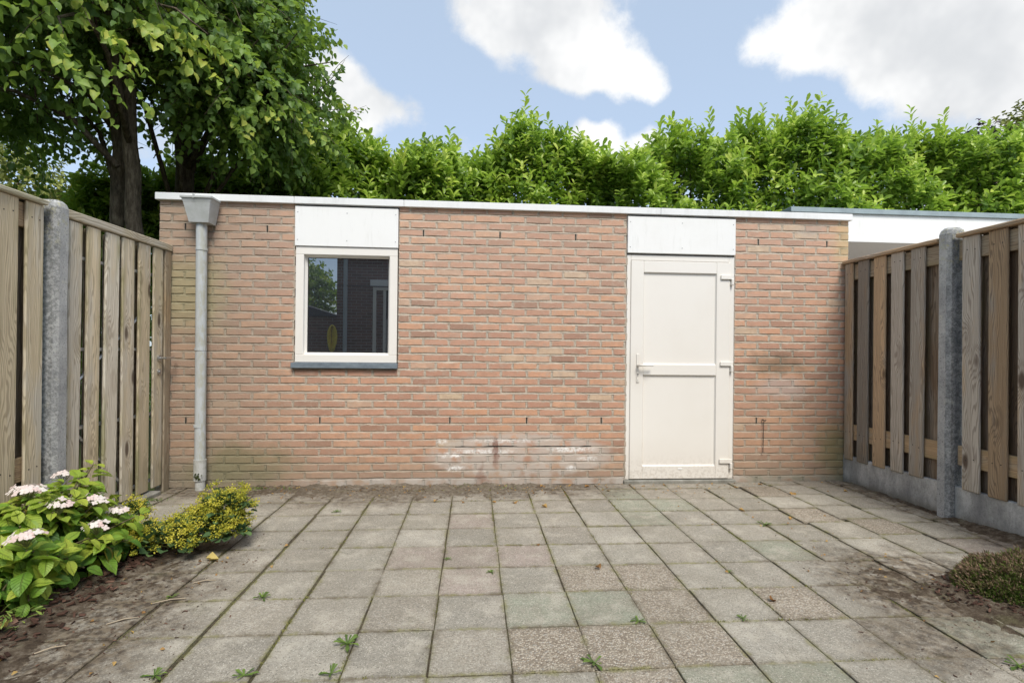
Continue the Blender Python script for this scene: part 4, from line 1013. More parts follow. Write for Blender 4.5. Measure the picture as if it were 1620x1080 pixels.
# ---- linden trees on the left
def linden(label, loc, trunks, ells, ntwig, carve, seed_limbs, group=None):
    root = thing('linden_tree', label, 'tree', loc, group)
    for pts, rad in trunks:
        mb = MB(); P_ = [Vector(p) for p in pts]; out = []; rads = []
        for i in range(len(P_) - 1):
            for q in range(6):
                t = q / 6; out.append(P_[i].lerp(P_[i + 1], t) + Vector((rr.gauss(0, .008), rr.gauss(0, .008), 0))); rads.append(rad[i] * (1 - t) + rad[i + 1] * t + rr.gauss(0, .002))
        out.append(P_[-1]); rads.append(rad[-1]); mb.tube(out, rads, 14); mb.build('trunk', MAT['bark'], root, smooth=True)
    limb_pts = []
    rl = random.Random(seed_limbs)
    for k in range(26):
        pts, rad = trunks[k % len(trunks)]
        i = rl.uniform(.35, .98); z = pts[0][2] + (pts[-1][2] - pts[0][2]) * i
        a = None
        for u, v in zip(pts[:-1], pts[1:]):
            if u[2] <= z <= v[2]: a = Vector(u).lerp(Vector(v), (z - u[2]) / (v[2] - u[2]))
        c, r_ = ells[k % len(ells)][:2]
        th = rl.uniform(0, 6.28); el = rl.uniform(-.35, .75)
        e = Vector((c[0] + r_[0] * .85 * math.cos(th), c[1] + r_[1] * .85 * math.sin(th), max(a.z + .2, c[2] + r_[2] * el)))
        m1 = a.lerp(e, .35) + Vector((0, 0, .25)); m2 = a.lerp(e, .7) + Vector((rl.gauss(0, .1), rl.gauss(0, .1), .15))
        limb_pts.append((a, m1, m2, e))
        mb = MB(); mb.tube([a, m1, m2, e], [.032, .022, .014, .005], 6)
        for q in range(3):
            s_ = m1.lerp(e, rl.uniform(.1, .8)); mb.tube([s_, s_ + Vector((rl.gauss(0, .35), rl.gauss(0, .35), rl.gauss(.05, .2)))], [.010, .004], 4)
        mb.build('limb', MAT['bark'], root, smooth=True)
    lists = []; tw_ = MB()
    for (c, r_, wgt, shell) in ells:
        n_ = int(ntwig * wgt); v = unit(gauss3(n_)); rad_ = rng.uniform(shell, 1.0, (n_, 1)) ** .6
        lump = 1 + .16 * np.sin(v[:, :1] * 6 + 1) * np.sin(v[:, 2:] * 7) + .10 * np.sin(v[:, 1:2] * 11 + v[:, :1] * 9)
        b = np.array(c) + v * rad_ * lump * np.array(r_)
        d = v * .8 + gauss3(n_, .35) + np.array([0, 0, -.12])
        # open gaps where the trunks and the sky below show
        keep = np.ones(n_, bool)
        for cc, rc in carve:
            keep &= (((b - np.array(cc)) / np.array(rc)) ** 2).sum(1) > 1
        keep &= ~((b[:, 2] < 3.3) & (b[:, 0] > -3.1))
        b, d = b[keep], d[keep]; n_ = len(b)
        for q in range(0, n_, 3):
            o_ = Vector(b[q]); dd = Vector(d[q]).normalized(); L_ = .38
            tw_.tube([o_ - dd * .35 - Vector((0, 0, -.05)), o_, o_ + dd * L_ * .5 - Vector((0, 0, .03)), o_ + dd * L_ - Vector((0, 0, .10))], [.006, .004, .003, .0015], 3, cap=False)
        lists.append(twig_leaves(b - unit(d) * .2, d, rng.uniform(.30, .62, n_), 12, .080, .28, .75, .8, .45, .20, tipgain=.15))
    o = tw_.build('twigs', MAT['bark'], root, recalc=False); o['kind'] = 'stuff'
    return root, cat_(lists)
CARVE = [((-3.0, 4.7, 3.1), (.62, 1.3, .62)), ((-3.35, 5.0, 3.75), (.20, 1.2, .75)), ((-3.55, 6.0, 3.2), (.45, 1.0, .7)), ((-4.6, 6.0, 2.8), (1.0, 2.5, .55)), ((-3.3, 5.9, 3.45), (.30, .9, .7)),
         ((-2.95, 5.0, 3.6), (.20, 1.3, .55))]
t1 = [([(-3.77, 5.74, -.15), (-3.75, 5.72, 1.6), (-3.72, 5.68, 3.2), (-3.80, 5.6, 4.6), (-4.1, 5.5, 6.4), (-4.4, 5.4, 7.4)], [.078, .070, .062, .054, .04, .02]),
      ([(-3.42, 5.48, -.15), (-3.42, 5.50, 1.6), (-3.46, 5.50, 2.6), (-3.56, 5.5, 4.4), (-3.5, 5.6, 6.2), (-3.2, 5.7, 7.3)], [.090, .080, .072, .060, .045, .02])]
rootA, A1 = linden('big linden tree with twin dark trunks rising behind the left gate', (-3.65, 5.6, 0), t1,
      [((-3.95, 5.75, 5.4), (1.75, 1.7, 2.0), .42, .12), ((-5.5, 5.3, 5.0), (2.2, 2.1, 2.0), .36, .12), ((-3.5, 4.4, 4.25), (1.1, .9, .75), .09, .2), ((-4.4, 5.9, 7.2), (1.7, 1.8, 1.2), .20, .1), ((-5.3, 5.2, 3.5), (1.5, 1.3, .7), .10, .1)], 3300, CARVE, 5)
# near sprays that hang over the gate
spr = [((-3.05, 3.95, 3.42), (-.3, -.3, -.25)), ((-2.95, 3.85, 3.30), (.25, -.2, -.5)), ((-2.85, 4.0, 3.28), (.5, -.1, -.5)), ((-3.0, 4.1, 3.7), (.2, -.4, -.1)), ((-2.75, 4.1, 3.55), (.6, -.2, -.3)), ((-2.45, 4.2, 3.75), (.6, -.2, -.2)),
       ((-2.35, 4.3, 3.62), (.7, -.1, -.3)), ((-2.6, 4.5, 3.9), (.6, -.3, -.2)), ((-2.2, 4.7, 3.85), (.7, -.2, -.4)), ((-2.15, 5.0, 3.55), (.8, -.2, -.5)), ((-2.3, 5.1, 3.35), (.7, -.2, -.6)), ((-1.9, 5.3, 3.6), (.8, -.2, -.5)), ((-3.3, 3.9, 3.75), (-.4, -.3, -.1))]
b = np.array([a for a, _ in spr] * 3) + gauss3(len(spr) * 3, .07); d = np.array([a for _, a in spr] * 3) + gauss3(len(spr) * 3, .15)
S1 = twig_leaves(b, d, np.full(len(b), .42), 12, .078, .35, .8, .8, .78, .12, tipgain=.1)
split_leaves(T_LINDEN, cat_([A1, S1]), MAT['linden_leaf'], rootA)
mb = MB(); mb.tube([(-3.6, 5.4, 4.3), (-3.4, 4.8, 4.1), (-3.05, 4.0, 3.55), (-2.9, 3.85, 3.35)], [.03, .018, .009, .004], 6); mb.tube([(-3.5, 5.4, 4.4), (-2.9, 4.8, 4.2), (-2.4, 4.3, 3.85), (-2.1, 4.2, 3.6)], [.03, .016, .009, .004], 6)
mb.tube([(-3.58, 5.45, 2.95), (-3.9, 5.3, 3.35), (-4.25, 5.1, 3.5), (-4.9, 5.0, 3.55)], [.035, .025, .018, .008], 7)
mb.build('limb', MAT['bark'], rootA, smooth=True)
t2 = [([(-3.58, 6.62, -.15), (-3.55, 6.6, 2.0), (-3.57, 6.6, 3.6), (-3.5, 6.5, 5.2), (-3.2, 6.4, 7.0)], [.14, .115, .10, .07, .02])]
rootB, B1 = linden('smaller linden tree with single trunk close behind the left corner of the shed', (-3.6, 6.6, 0), t2,
      [((-2.85, 6.1, 4.95), (1.0, 1.2, 1.5), .50, .12), ((-3.8, 6.4, 6.3), (1.0, 1.3, 1.4), .30, .12), ((-2.45, 6.0, 3.95), (.95, .95, .75), .20, .15)], 2100,
      [((-3.5, 5.9, 3.1), (.35, .9, .9))], 9)
split_leaves(T_LINDEN, B1, MAT['linden_leaf'], rootB)

# ---- far trees
def far_tree(label, loc, h, ells, mat, nl, ls, bright, tmpl=T_LINDEN, nleaf=10):
    root = thing('tree', label, 'tree', loc)
    mb = MB(); mb.tube([loc, (loc[0] + .1, loc[1], h * .45), (loc[0], loc[1], h * .85)], [.22, .14, .04], 9)
    for k in range(14):
        c, r_ = ells[k % len(ells)]; e = [c[q] + r_[q] * rr.uniform(-.7, .7) for q in range(3)]; mb.tube([(loc[0], loc[1], h * rr.uniform(.3, .7)), e], [.06, .01], 5)
    mb.build('trunk', MAT['bark'], root, smooth=True)
    Ls = []
    for c, r_ in ells:
        n_ = nl // len(ells); v = unit(gauss3(n_)); b = np.array(c) + v * rng.uniform(.3, 1, (n_, 1)) ** .5 * np.array(r_) * (1 + .15 * np.sin(v[:, :1] * 8) * np.cos(v[:, 2:] * 7))
        Ls.append(twig_leaves(b, v + gauss3(n_, .4), rng.uniform(.3, .7, n_), nleaf, ls, .15, .6, .8, bright, .2))
    A = cat_(Ls); leaf_mesh('crown', tmpl, *A, MAT[mat], root)
far_tree('pale yellow-green tree beyond the left fence, under the linden branches', (-12.1, 14, -.15), 6.0, [((-12.1, 14, 4.9), (1.8, 2, 1.2)), ((-10.9, 14.5, 4.2), (1.3, 1.5, .9)), ((-13.8, 14, 5.2), (2.2, 2, 1.5))], 'pale_tree_leaf', 1500, .12, .6)
far_tree('pale green tree at the far right edge, rising above the hedge', (20.0, 17, -.15), 9.5, [((20.2, 17, 8.5), (1.5, 1.6, 1.5)), ((22.0, 17, 8.4), (2.2, 2, 2.2)), ((19.2, 17, 7.6), (1.2, 1.4, 1.0))], 'pale_tree_leaf', 1400, .15, .55)
far_tree('dark purple-leaved tree just showing above the right end of the hedge', (16.6, 16, -.15), 8.0, [((16.55, 16, 7.7), (.55, .7, .65)), ((16.9, 16, 6.9), (1.2, 1.1, .7))], 'purple_leaf', 300, .13, .5, nleaf=9)
far_tree('green garden tree mirrored at the left of the shed window', (-5.9, -6.2, -.15), 4.4, [((-5.5, -6.2, 2.7), (1.3, 1.4, 1.0)), ((-6.9, -6.2, 3.0), (1.4, 1.3, 1.0))], 'linden_leaf', 1000, .13, .62)
lamp = thing('street_lamp', 'white round street lamp head showing above the left gate', 'street lamp', (-6.1, 9.2, 0))
prof = [(0, 3.62), (.10, 3.615), (.24, 3.60), (.27, 3.575), (.265, 3.545), (.20, 3.47), (.11, 3.40), (.06, 3.36), (.055, 3.2)]
vs = [(-6.1 + r_ * math.cos(2 * math.pi * k / 28), 9.2 + r_ * math.sin(2 * math.pi * k / 28), z) for r_, z in prof for k in range(28)]
mb = MB(); mb.add(vs, [(i * 28 + k, i * 28 + (k + 1) % 28, (i + 1) * 28 + (k + 1) % 28, (i + 1) * 28 + k) for i in range(len(prof) - 1) for k in range(28)]); mb.build('lamp_head', MAT['lamp_white'], lamp, smooth=True)
mb = MB(); mb.tube([(-6.1, 9.2, -.15), (-6.1, 9.2, 3.3)], [.06, .04], 10, cap=False); mb.build('pole', MAT['galvanised'], lamp, smooth=True)

# ======================================================================= HYDRANGEA
hy = thing('hydrangea_bush', 'hydrangea bush with pinkish white flower heads in the left planting bed', 'hydrangea', (-2.1, 2.65, 0))
heads = [((-2.03, 2.52, .505), .075), ((-2.20, 2.95, .468), .05), ((-2.17, 2.82, .415), .05), ((-1.935, 2.58, .418), .062), ((-1.915, 2.76, .388), .075), ((-1.86, 2.86, .300), .062), ((-1.825, 2.66, .292), .062), ((-1.86, 2.31, .368), .072), ((-2.12, 2.62, .48), .045)]
cen = np.array([-2.12, 2.62, .02])
P_, D_, N_, S_, T_ = [], [], [], [], []
stems = MB(); rh = random.Random(5)
shoots = []
for k in range(80):
    th = rh.uniform(-1.9, 1.5); el = rh.uniform(.12, 1.35)
    v = Vector((math.cos(th) * math.cos(el), math.sin(th) * math.cos(el), math.sin(el)))
    k_ = rh.uniform(.84, 1.0); shoots.append((Vector(cen) + Vector((v.x * .38 * k_, v.y * .60 * k_, v.z * .46 * k_)), v, rh.uniform(.35, .9)))
for hp_, r_ in heads:
    shoots.append((Vector(hp_) - Vector((0, 0, .075)), Vector((.1, -.1, 1)).normalized(), .75))
shoots += [(Vector((-2.08, 3.0, .50)), Vector((.2, 0, 1)), .85), (Vector((-2.14, 3.05, .46)), Vector((-.2, 0, 1)), .8), (Vector((-2.05, 2.86, .46)), Vector((.3, -.2, 1)), .75), (Vector((-1.80, 2.82, .24)), Vector((.7, -.2, .6)), .6), (Vector((-1.78, 2.66, .20)), Vector((.7, -.4, .5)), .5), (Vector((-1.74, 2.76, .17)), Vector((.8, -.2, .4)), .45), (Vector((-1.80, 2.55, .12)), Vector((.8, -.4, .3)), .4), (Vector((-1.76, 2.88, .26)), Vector((.7, .1, .6)), .6), (Vector((-1.86, 2.42, .12)), Vector((.6, -.6, .3)), .35)]
for tip, v, br_ in shoots:
    b0 = Vector(cen) + Vector(((tip.x - cen[0]) * .25, (tip.y - cen[1]) * .25, 0))
    mid = b0.lerp(tip, .5) + Vector((0, 0, .06)); stems.tube([b0, mid, tip], [.006, .005, .0035], 5)
    ax = v.normalized(); u = ax.orthogonal().normalized(); w_ = ax.cross(u); a0 = rh.uniform(0, 6.28)
    for pair in range(3):
        for q in range(2):
            a = a0 + pair * 1.571 + q * math.pi + rh.gauss(0, .18)
            o_ = u * math.cos(a) + w_ * math.sin(a)
            p = tip - ax * (.045 * pair) + o_ * .012
            tilt = (.55, .15, -.15)[pair]
            dd = (o_ + ax * tilt + Vector((0, 0, -.12))).normalized()
            P_.append(p); D_.append(dd); N_.append((ax * .7 + Vector((0, 0, .8)) + Vector((rh.gauss(0, .15), rh.gauss(0, .15), 0)))); S_.append((.068, .095, .115)[pair] * rh.uniform(.85, 1.15))
            T_.append((min(1, max(0, br_ + (.22, .05, -.15)[pair] + rh.gauss(0, .10))), rh.random() ** 4, rh.random()))
split_leaves(T_HYDR, tuple(np.array(a, dtype=float) for a in (P_, D_, N_, S_, T_)), MAT['hydrangea_leaf'], hy)
stems.build('stem', MAT['twig'], hy)
for (hx, hyy, hzz), r_ in heads:
    r_ *= .86
    pet = [[], [], [], [], []]; bud = MB(); n_ = int(20 * (r_ / .06) ** 2)
    for k in range(n_):
        rad_ = r_ * math.sqrt((k + .7) / n_); a = k * 2.399
        c = Vector((hx + rad_ * math.cos(a), hyy + rad_ * math.sin(a), hzz - rad_ * rad_ * 3.2 + rh.gauss(0, .006)))
        stemtop = Vector((hx, hyy, hzz - .06)); bud.tube([stemtop, c], [.0016, .001], 4)
        nn = Vector((math.cos(a) * .6, math.sin(a) * .6 - .25, .8)).normalized(); uu = nn.orthogonal().normalized(); ww = nn.cross(uu); s0 = rh.uniform(.012, .018); tn = rh.uniform(.1, 1)
        for q in range(4):
            aa = q * math.pi / 2 + a; dd = uu * math.cos(aa) + ww * math.sin(aa)
            pet[0].append(c + dd * .001 + nn * .0008 * q); pet[1].append(dd + nn * .15); pet[2].append(nn); pet[3].append(s0); pet[4].append((tn, .5, .5))
    fl = leaf_mesh('flower_head', T_PETAL, *[np.array(a, dtype=float) for a in pet], MAT['petal'], hy); del fl['kind']
    bud.build('flower_stalk', MAT['green_stem'], fl)

# ======================================================================= LADY'S MANTLE
lm = thing('flowering_plant', 'low yellow-flowered plant spilling from the bed onto the paving', 'plant', (-1.65, 3.02, 0))
ELL = [((-1.44, 3.12, .19), (.13, .13, .13), 1.0), ((-1.50, 3.08, .10), (.17, .14, .13), 1.1), ((-1.72, 2.98, .07), (.22, .14, .11), 1.0), ((-1.90, 2.98, .07), (.18, .14, .11), .7), ((-1.60, 3.02, .08), (.2, .14, .11), .8), ((-1.93, 3.12, .18), (.06, .06, .09), .25), ((-1.38, 3.06, .10), (.09, .10, .10), .5)]
PL = []; FLW = []
st = MB()
for (c, r_, wt) in ELL:
    n_ = int(170 * wt); v = unit(gauss3(n_)); v[:, 2] = np.abs(v[:, 2]) * .9 - .12
    p = np.array(c) + v * np.array(r_) * rng.uniform(.45, 1.12, (n_, 1)); p[:, 2] = np.maximum(p[:, 2], .012)
    PL.append((p, v + np.array([0, 0, .1]) + gauss3(n_, .2), np.array([0, 0, 1.0]) + v * .6 + gauss3(n_, .2), rng.uniform(.024, .050, n_), np.stack([rng.uniform(.1, .9, n_)] * 3, 1)))
    ns = int(92 * wt); v = unit(gauss3(ns)); v[:, 2] = np.abs(v[:, 2]); cc = np.array(c) + v * np.array(r_) * rng.uniform(.75, 1.38, (ns, 1)); cc[:, 2] = np.maximum(cc[:, 2] + .01, .02)
    for q in range(ns):
        s_ = tuple(np.array(c) * .6 + cc[q] * .4 - np.array([0, 0, .03])); st.tube([s_, tuple(cc[q])], [.0012, .0008], 4)
        k_ = 34; pp = cc[q] + rng.normal(0, 1, (k_, 3)) * np.array([.013, .013, .009]) * rng.uniform(.6, 1.3)
        FLW.append((pp, gauss3(k_), gauss3(k_) + np.array([0, -.3, .6]), rng.uniform(.006, .0095, k_), np.stack([np.clip(rng.normal(.42 + .28 * rng.normal(), .25, k_), 0, 1)] * 3, 1)))
leaf_mesh('leaves', T_MANTLE, *cat_(PL), MAT['mantle_leaf'], lm)
o = leaf_mesh('blossom', T_QUAD, *cat_(FLW), MAT['mantle_flower'], lm)
st.build('stem', MAT['green_stem'], lm)

# small low weeds under the hydrangea
uw = thing('seedling', 'small bright seedlings growing on the mulch under the hydrangea', 'seedlings', (-1.86, 2.22, 0))
v = rng.uniform(-1, 1, (150, 2)); p = np.stack([-1.90 + v[:, 0] * .12, 2.26 + v[:, 1] * .16, rng.uniform(.03, .09, 150)], 1)
leaf_mesh('leaves', T_WEED, p, gauss3(150) * np.array([1, 1, .3]), np.tile([0, 0, 1.0], (150, 1)) + gauss3(150, .3), rng.uniform(.02, .04, 150), np.stack([rng.uniform(.3, 1, 150)] * 3, 1), MAT['weed_leaf'], uw)

# ======================================================================= HEATHER
ht = thing('heather', 'low brownish green heather mound at the right edge of the paving', 'heather', (2.8, 2.3, 0))
n_ = 17000; a = rng.uniform(0, 6.28, n_); r_ = np.sqrt(rng.uniform(0, 1, n_)); x = r_ * np.cos(a); y = r_ * np.sin(a)
prof_z = .125 * np.sqrt(np.clip(1 - r_ ** 2.4, 0, 1)) * (1 + .28 * np.sin(x * 9) * np.cos(y * 8 + 1) + .15 * np.sin(x * 23 + y * 17)) + .015
bx = 2.80 + x * .44 + y * .06; by = 2.33 + y * .27
base = np.stack([bx, by, prof_z * rng.uniform(.25, 1.0, n_)], 1)
dirs = np.stack([x * .9, y * .9 - .1, .75 + 0 * x], 1) + gauss3(n_, .28)
up_ = base[:, 2] / (prof_z + .001)
A = []
for q in range(3):
    A.append((base, dirs + gauss3(n_, .25), gauss3(n_), rng.uniform(.011, .024, n_), np.stack([np.clip(.20 + .60 * up_ * rng.uniform(.3, 1.25, n_) - .25 * np.clip(-y, 0, 1) + rng.normal(0, .12, n_), 0, 1)] * 3, 1)))
leaf_mesh('foliage', T_NEEDLE, *cat_(A), MAT['heather'], ht)

# ======================================================================= MULCH, WEEDS, FALLEN LEAVES
mu = MB(); rm = random.Random(8)
def chip(x, y, z, s, tone):
    M = Euler((rm.uniform(-.5, .5), rm.uniform(-.5, .5), rm.uniform(0, 6.28))).to_matrix()
    a, b, c = s * rm.uniform(.5, 1), s * rm.uniform(.2, .42), s * rm.uniform(.05, .12)
    vs = [Vector((x, y, z)) + M @ Vector((sx * a * rm.uniform(.6, 1), sy_ * b * rm.uniform(.6, 1), sz * c)) for sx in (-1, 1) for sy_ in (-1, 1) for sz in (-1, 1)]
    mu.add(vs, [(0, 1, 3, 2), (4, 6, 7, 5), (0, 4, 5, 1), (2, 3, 7, 6), (0, 2, 6, 4), (1, 5, 7, 3)], (tone, tone, tone, 1))
for k in range(4200):
    x = rm.uniform(-2.45, -1.62); y = rm.uniform(1.2, 3.35); hh_ = h_left(x, y)
    edge = -1.80 + .10 * fbm(x, y, 3, 5)
    if x > edge + rm.expovariate(14): continue
    chip(x, y, max(hh_, -.004) + .008, rm.uniform(.008, .030), min(1, max(0, rm.gauss(.42, .22))))
for k in range(500):
    a = rm.uniform(0, 6.28); x = 2.80 + math.cos(a) * rm.uniform(.38, .58); y = 2.28 + math.sin(a) * rm.uniform(.2, .36)
    chip(x, y, max(h_right(x, y), 0) + .006, rm.uniform(.006, .022), min(1, max(0, rm.gauss(.25, .2))))
for k in range(1100):      # crumbs of bark and soil lying on the dirty slabs
    if rm.random() < .3: x, y = rm.gauss(-1.5, .22), rm.uniform(1.8, 3.3)
    elif rm.random() < .7: x, y = rm.uniform(-2.2, 3.1) if rm.random() < .4 else rm.uniform(-1.8, .6), 4.40 - abs(rm.gauss(0, .22))
    else: x, y = rm.gauss(2.2, .3), rm.gauss(2.3, .35)
    chip(x, y, .003, rm.uniform(.003, .010), rm.uniform(.1, .8))
tag(mu.build('bark_mulch', MAT['chip'], None), 'dark bark chips covering the planting bed under the hydrangea', 'bark mulch', kind='stuff')

# moss and grass in the joints
def on_grid(): 
    if rm.random() < .5: return X0 + TS * rm.randint(-8, 9) - .003 + rm.gauss(0, .003), rm.uniform(1.4, 4.35)
    return rm.uniform(-2.2, 3.2), Y0 + TS * rm.randint(-1, 8) - .003 + rm.gauss(0, .003)
Pm = []; cl_ = []
for k in range(420):
    x, y = on_grid()
    if fbm(x, y, 1.3, 40) < -.05: continue
    if x < -1.75: continue
    for q in range(rm.randint(5, 26)):
        cl_.append((x + rm.gauss(0, .006), y + rm.gauss(0, .006), -.004))
    if rm.random() < .8:
        L = rm.uniform(.04, .17); ver = abs(((x - X0) / TS + .5) % 1 - .5) < .05
        for q in range(int(L * 420)):
            s_ = rm.uniform(-L, L); cl_.append((x + (0 if ver else s_) + rm.gauss(0, .0025), y + (s_ if ver else 0) + rm.gauss(0, .0025), -.005))
cl_ = np.array(cl_); n_ = len(cl_)
jm = leaf_mesh('joint_moss', T_NEEDLE, cl_, gauss3(n_, .55) + np.array([0, 0, .8]), gauss3(n_), rng.uniform(.005, .014, n_), np.stack([rng.uniform(.1, 1, n_)] * 3, 1), MAT['moss_blade'], None)
tag(jm, 'thin moss and grass growing in the joints between the paving slabs', 'moss', kind='stuff')
tw = []
for (x, y, n_) in ((-2.0, 4.33, 40), (-1.75, 4.36, 60), (-1.55, 4.34, 30), (.35, 4.3, 25), (-2.38, 4.05, 60), (-2.36, 3.9, 50), (-.05, 4.38, 15)):
    p = np.array([x, y, .004]) + gauss3(n_) * np.array([.05, .02, .003]); tw.append((p, gauss3(n_, .6) + np.array([0, 0, .5]), gauss3(n_) + np.array([0, 0, 1]), rng.uniform(.012, .028, n_), np.stack([rng.uniform(.1, .9, n_)] * 3, 1)))
tag(leaf_mesh('creeping_weeds', T_WEED, *cat_(tw), MAT['weed_leaf'], None), 'tiny creeping weeds along the foot of the brick wall', 'weeds', kind='stuff')

nl = 420; xl = np.where(rng.random(nl) < .7, rng.uniform(-1.9, 1.2, nl), rng.uniform(1.2, 3.1, nl)); yl = 4.39 - np.abs(rng.normal(0, .17, nl))
k2 = rng.random(nl) < .25; xl[k2] = rng.normal(2.4, .45, k2.sum()); yl[k2] = rng.normal(2.7, .6, k2.sum())
k3 = rng.random(nl) < .12; xl[k3] = rng.normal(-1.45, .2, k3.sum()); yl[k3] = rng.uniform(1.9, 3.3, k3.sum())
lit = np.stack([xl, yl, np.full(nl, .006) + rng.uniform(0, .004, nl)], 1)
tag(leaf_mesh('leaf_litter', template([(0, .3), (.5, .8), (1, .2)], 3, .35, .2), lit, gauss3(nl) * np.array([1, 1, .25]), np.tile([0, 0, 1.0], (nl, 1)) + gauss3(nl, .35), rng.uniform(.006, .020, nl), np.stack([rng.uniform(0, .75, nl)] * 3, 1), MAT['dead_leaf'], None), 'brown crumbs of leaf litter scattered along the foot of the wall', 'leaf litter', kind='stuff')
# rosette weeds, each a thing with its own leaves
wproto = thing('weed', 'x', 'weed', (0, 0, 0)); wm = []
for k in range(5):
    V, Fq, G = T_WEED; me = np_mesh('leaf', V * np.array([1, 1, 1]) + rng.normal(0, .012, V.shape), Fq); T = np.ones((len(V), 4)); T[:, :3] = .12 + .13 * k
    set_attr(me, 'tint', T); set_attr(me, 'gc', G, 'FLOAT_VECTOR'); me.materials.append(MAT['weed_leaf']); wm.append(me)
for k in range(13):
    a = k * 2.4; el = .12 + .05 * (k % 4) + .03 * k; s_ = .075 * (1 - .04 * k)
    d = np.array([[math.cos(a) * math.cos(el), math.sin(a) * math.cos(el), math.sin(el)]]); Rm = frames(d, np.array([[0, 0, 1.0]]))[0]
    o = bpy.data.objects.new('leaf', wm[k % 5]); C.objects.link(o); o.parent = wproto
    o.matrix_local = Matrix.Translation((0, 0, .004)) @ Matrix([list(Rm[r]) + [0] for r in range(3)] + [[0, 0, 0, 1]]) @ Matrix.Scale(s_, 4)
WEEDS = [((-.477, 2.052), 1.0, 'largest green rosette weed in the slab joints left of the middle foreground'), ((.456, 1.877), .85, 'star-shaped green weed in the joint below the pebbled slabs, centre foreground'),
         ((-.79, 1.874), .9, 'green weed at the bottom edge of the paving, second from the left'), ((-1.10, 1.892), .75, 'green weed at the bottom edge nearest the bark bed'),
         ((-.49, 1.865), .9, 'green weed at the bottom edge right below the largest rosette'), ((-.961, 2.463), .75, 'weed in the joint right of the bark bed, in front of the yellow flowers'),
         ((1.962, 3.33), .95, 'tuft of green weed in the joint in front of the door, towards the right fence'), ((.715, 2.161), .62, 'bright small weed at the front corner of the green slab'),
         ((1.178, 2.162), .5, 'tiny upright weed in the joint right of the pebbled slabs'), ((2.03, 1.77), 1.15, 'green weed at the bottom right corner of the paving'),
         ((-1.371, 2.484), .6, 'weed growing on the dirty slabs beside the bark bed'), ((-.13, 2.86), .45, 'tiny weed beside the pinkish slab'), ((.10, 2.68), .5, 'tiny weed in the long joint between pink and grey slab'),
         ((-.95, 3.72), .55, 'low weed in the paving joint right behind the yellow flowers'), ((2.25, 2.35), .5, 'small weed at the left edge of the heather mound'), ((1.35, 2.62), .4, 'weed in the joint left of the dark twig debris')]
for k, ((x, y), s_, lab) in enumerate(WEEDS):
    root = wproto if k == 0 else wproto.copy()
    if k: C.objects.link(root)
    if k:
        for ch in list(wproto.children):
            if rm.random() < .2: continue
            c = ch.copy(); C.objects.link(c); c.parent = root
    root.location = (x, y, .001); s_ *= .82; root.scale = (s_ * rm.uniform(.8, 1.15), s_, s_ * rm.uniform(.8, 1.3)); root.rotation_euler = (0, 0, rm.uniform(0, 6.28)); root['label'] = lab; root['category'] = 'weed'; root['group'] = 'rosette weeds in the paving joints'
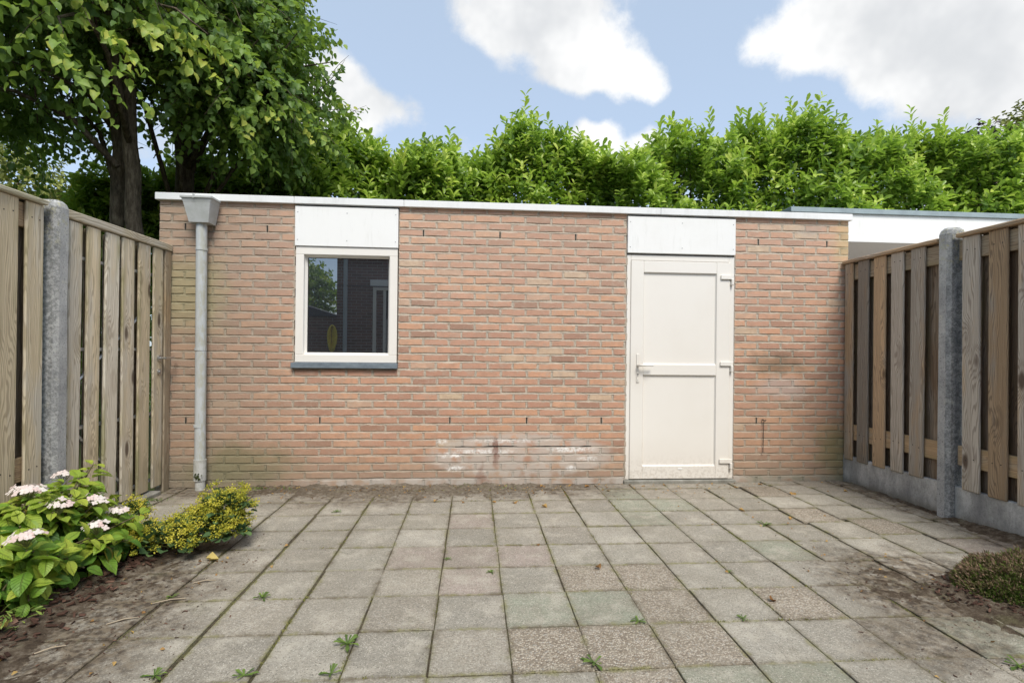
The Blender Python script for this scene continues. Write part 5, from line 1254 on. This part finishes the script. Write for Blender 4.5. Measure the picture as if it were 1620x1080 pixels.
# fallen leaves
FL = [((-1.372, 2.915), .055, 1.0, 'yellow fallen leaf lying in front of the yellow flowers'), ((.324, 3.865), .04, .5, 'curled brown leaf on the slabs left of the door, nearest the bare soil'), ((.548, 3.763), .042, .6, 'tan leaf lying on a slab left of the door'),
      ((.181, 3.90), .03, .4, 'small brown leaf at the edge of the bare soil'), ((2.483, 4.317), .03, .35, 'brown leaf close to the wall just right of the door'), ((2.583, 3.983), .05, .55, 'tan leaf on the slabs right of the door'),
      ((3.076, 4.339), .035, .55, 'tan leaf near the corner of wall and right fence'), ((3.12, 4.07), .045, .6, 'tan leaf beside the concrete base of the right fence'), ((1.978, 3.62), .04, .6, 'pale leaf on the joint in front of the door'),
      ((.39, 3.053), .022, .1, 'small rusty leaf on the grey slabs in the middle'), ((.678, 2.676), .032, .15, 'dark brown leaf on the pebbled slab'), ((1.409, 2.308), .034, 0, 'blackish leaf lying over a joint in the right foreground'),
      ((.954, 4.328), .04, .2, 'brown leaf against the wall left of the door'), ((-.056, 3.912), .022, .1, 'dark red leaf crumb on the slabs below the window'), ((-.269, 3.95), .03, .5, 'tan leaf on the bare soil near the wall'),
      ((-.565, 4.36), .03, .75, 'orange leaf at the foot of the wall under the window'), ((2.2, 3.42), .035, .55, 'tan leaf beside the green weed tuft'), ((.60, 4.36), .03, .3, 'brown leaf at the wall foot under the white bloom'),
      ((1.12, 4.20), .035, .45, 'pale brown leaf at the left foot of the door'), ((-1.83, 2.18), .06, .95, 'pale yellow leaf on the bark chips under the hydrangea')]
for (x, y), s_, tone, lab in FL:
    rows = [(0, .25), (.2, .7), (.45, 1.0), (.7, .8), (.9, .35), (1, .05)]
    V, Fq, G = template(rows, 5, rm.uniform(.2, .55), rm.uniform(-.35, .35), .06); V = V + rng.normal(0, .035, V.shape)
    me = np_mesh('fallen_leaf', V * s_, Fq); T = np.ones((len(V), 4)); T[:, :3] = tone; set_attr(me, 'tint', T); set_attr(me, 'gc', G, 'FLOAT_VECTOR')
    o = link('fallen_leaf', me, None, MAT['dead_leaf']); o.location = (x, y, -float(V[:, 2].min()) * s_ + .0015 + (.02 if x < -1.7 else 0)); o.rotation_euler = (rm.gauss(0, .12), rm.gauss(0, .12), rm.uniform(0, 6.28))
    tag(o, lab, 'leaf', 'fallen leaves on the paving')
for (x, y), L, a, lab in (((-1.50, 2.25), .11, .5, 'pale bare twig lying on the dirty slabs nearest the bed'), ((-1.42, 2.42), .13, .35, 'longest pale twig on the dirty slabs beside the bed'), ((-1.62, 2.05), .09, .6, 'short pale twig at the front edge of the bark bed'), ((-1.35, 2.62), .10, .3, 'thin curved twig on the dark dirty slab')):
    mb = MB(); d = Vector((math.cos(a), math.sin(a), 0)); q = Vector((x, y, .006)); mb.tube([q, q + d * L * .5 + Vector((0, .006, .004)), q + d * L], [.0025, .003, .0018], 5)
    tag(mb.build('twig', MAT['dry_twig'], None), lab, 'twig', 'twigs on the dirty slabs')
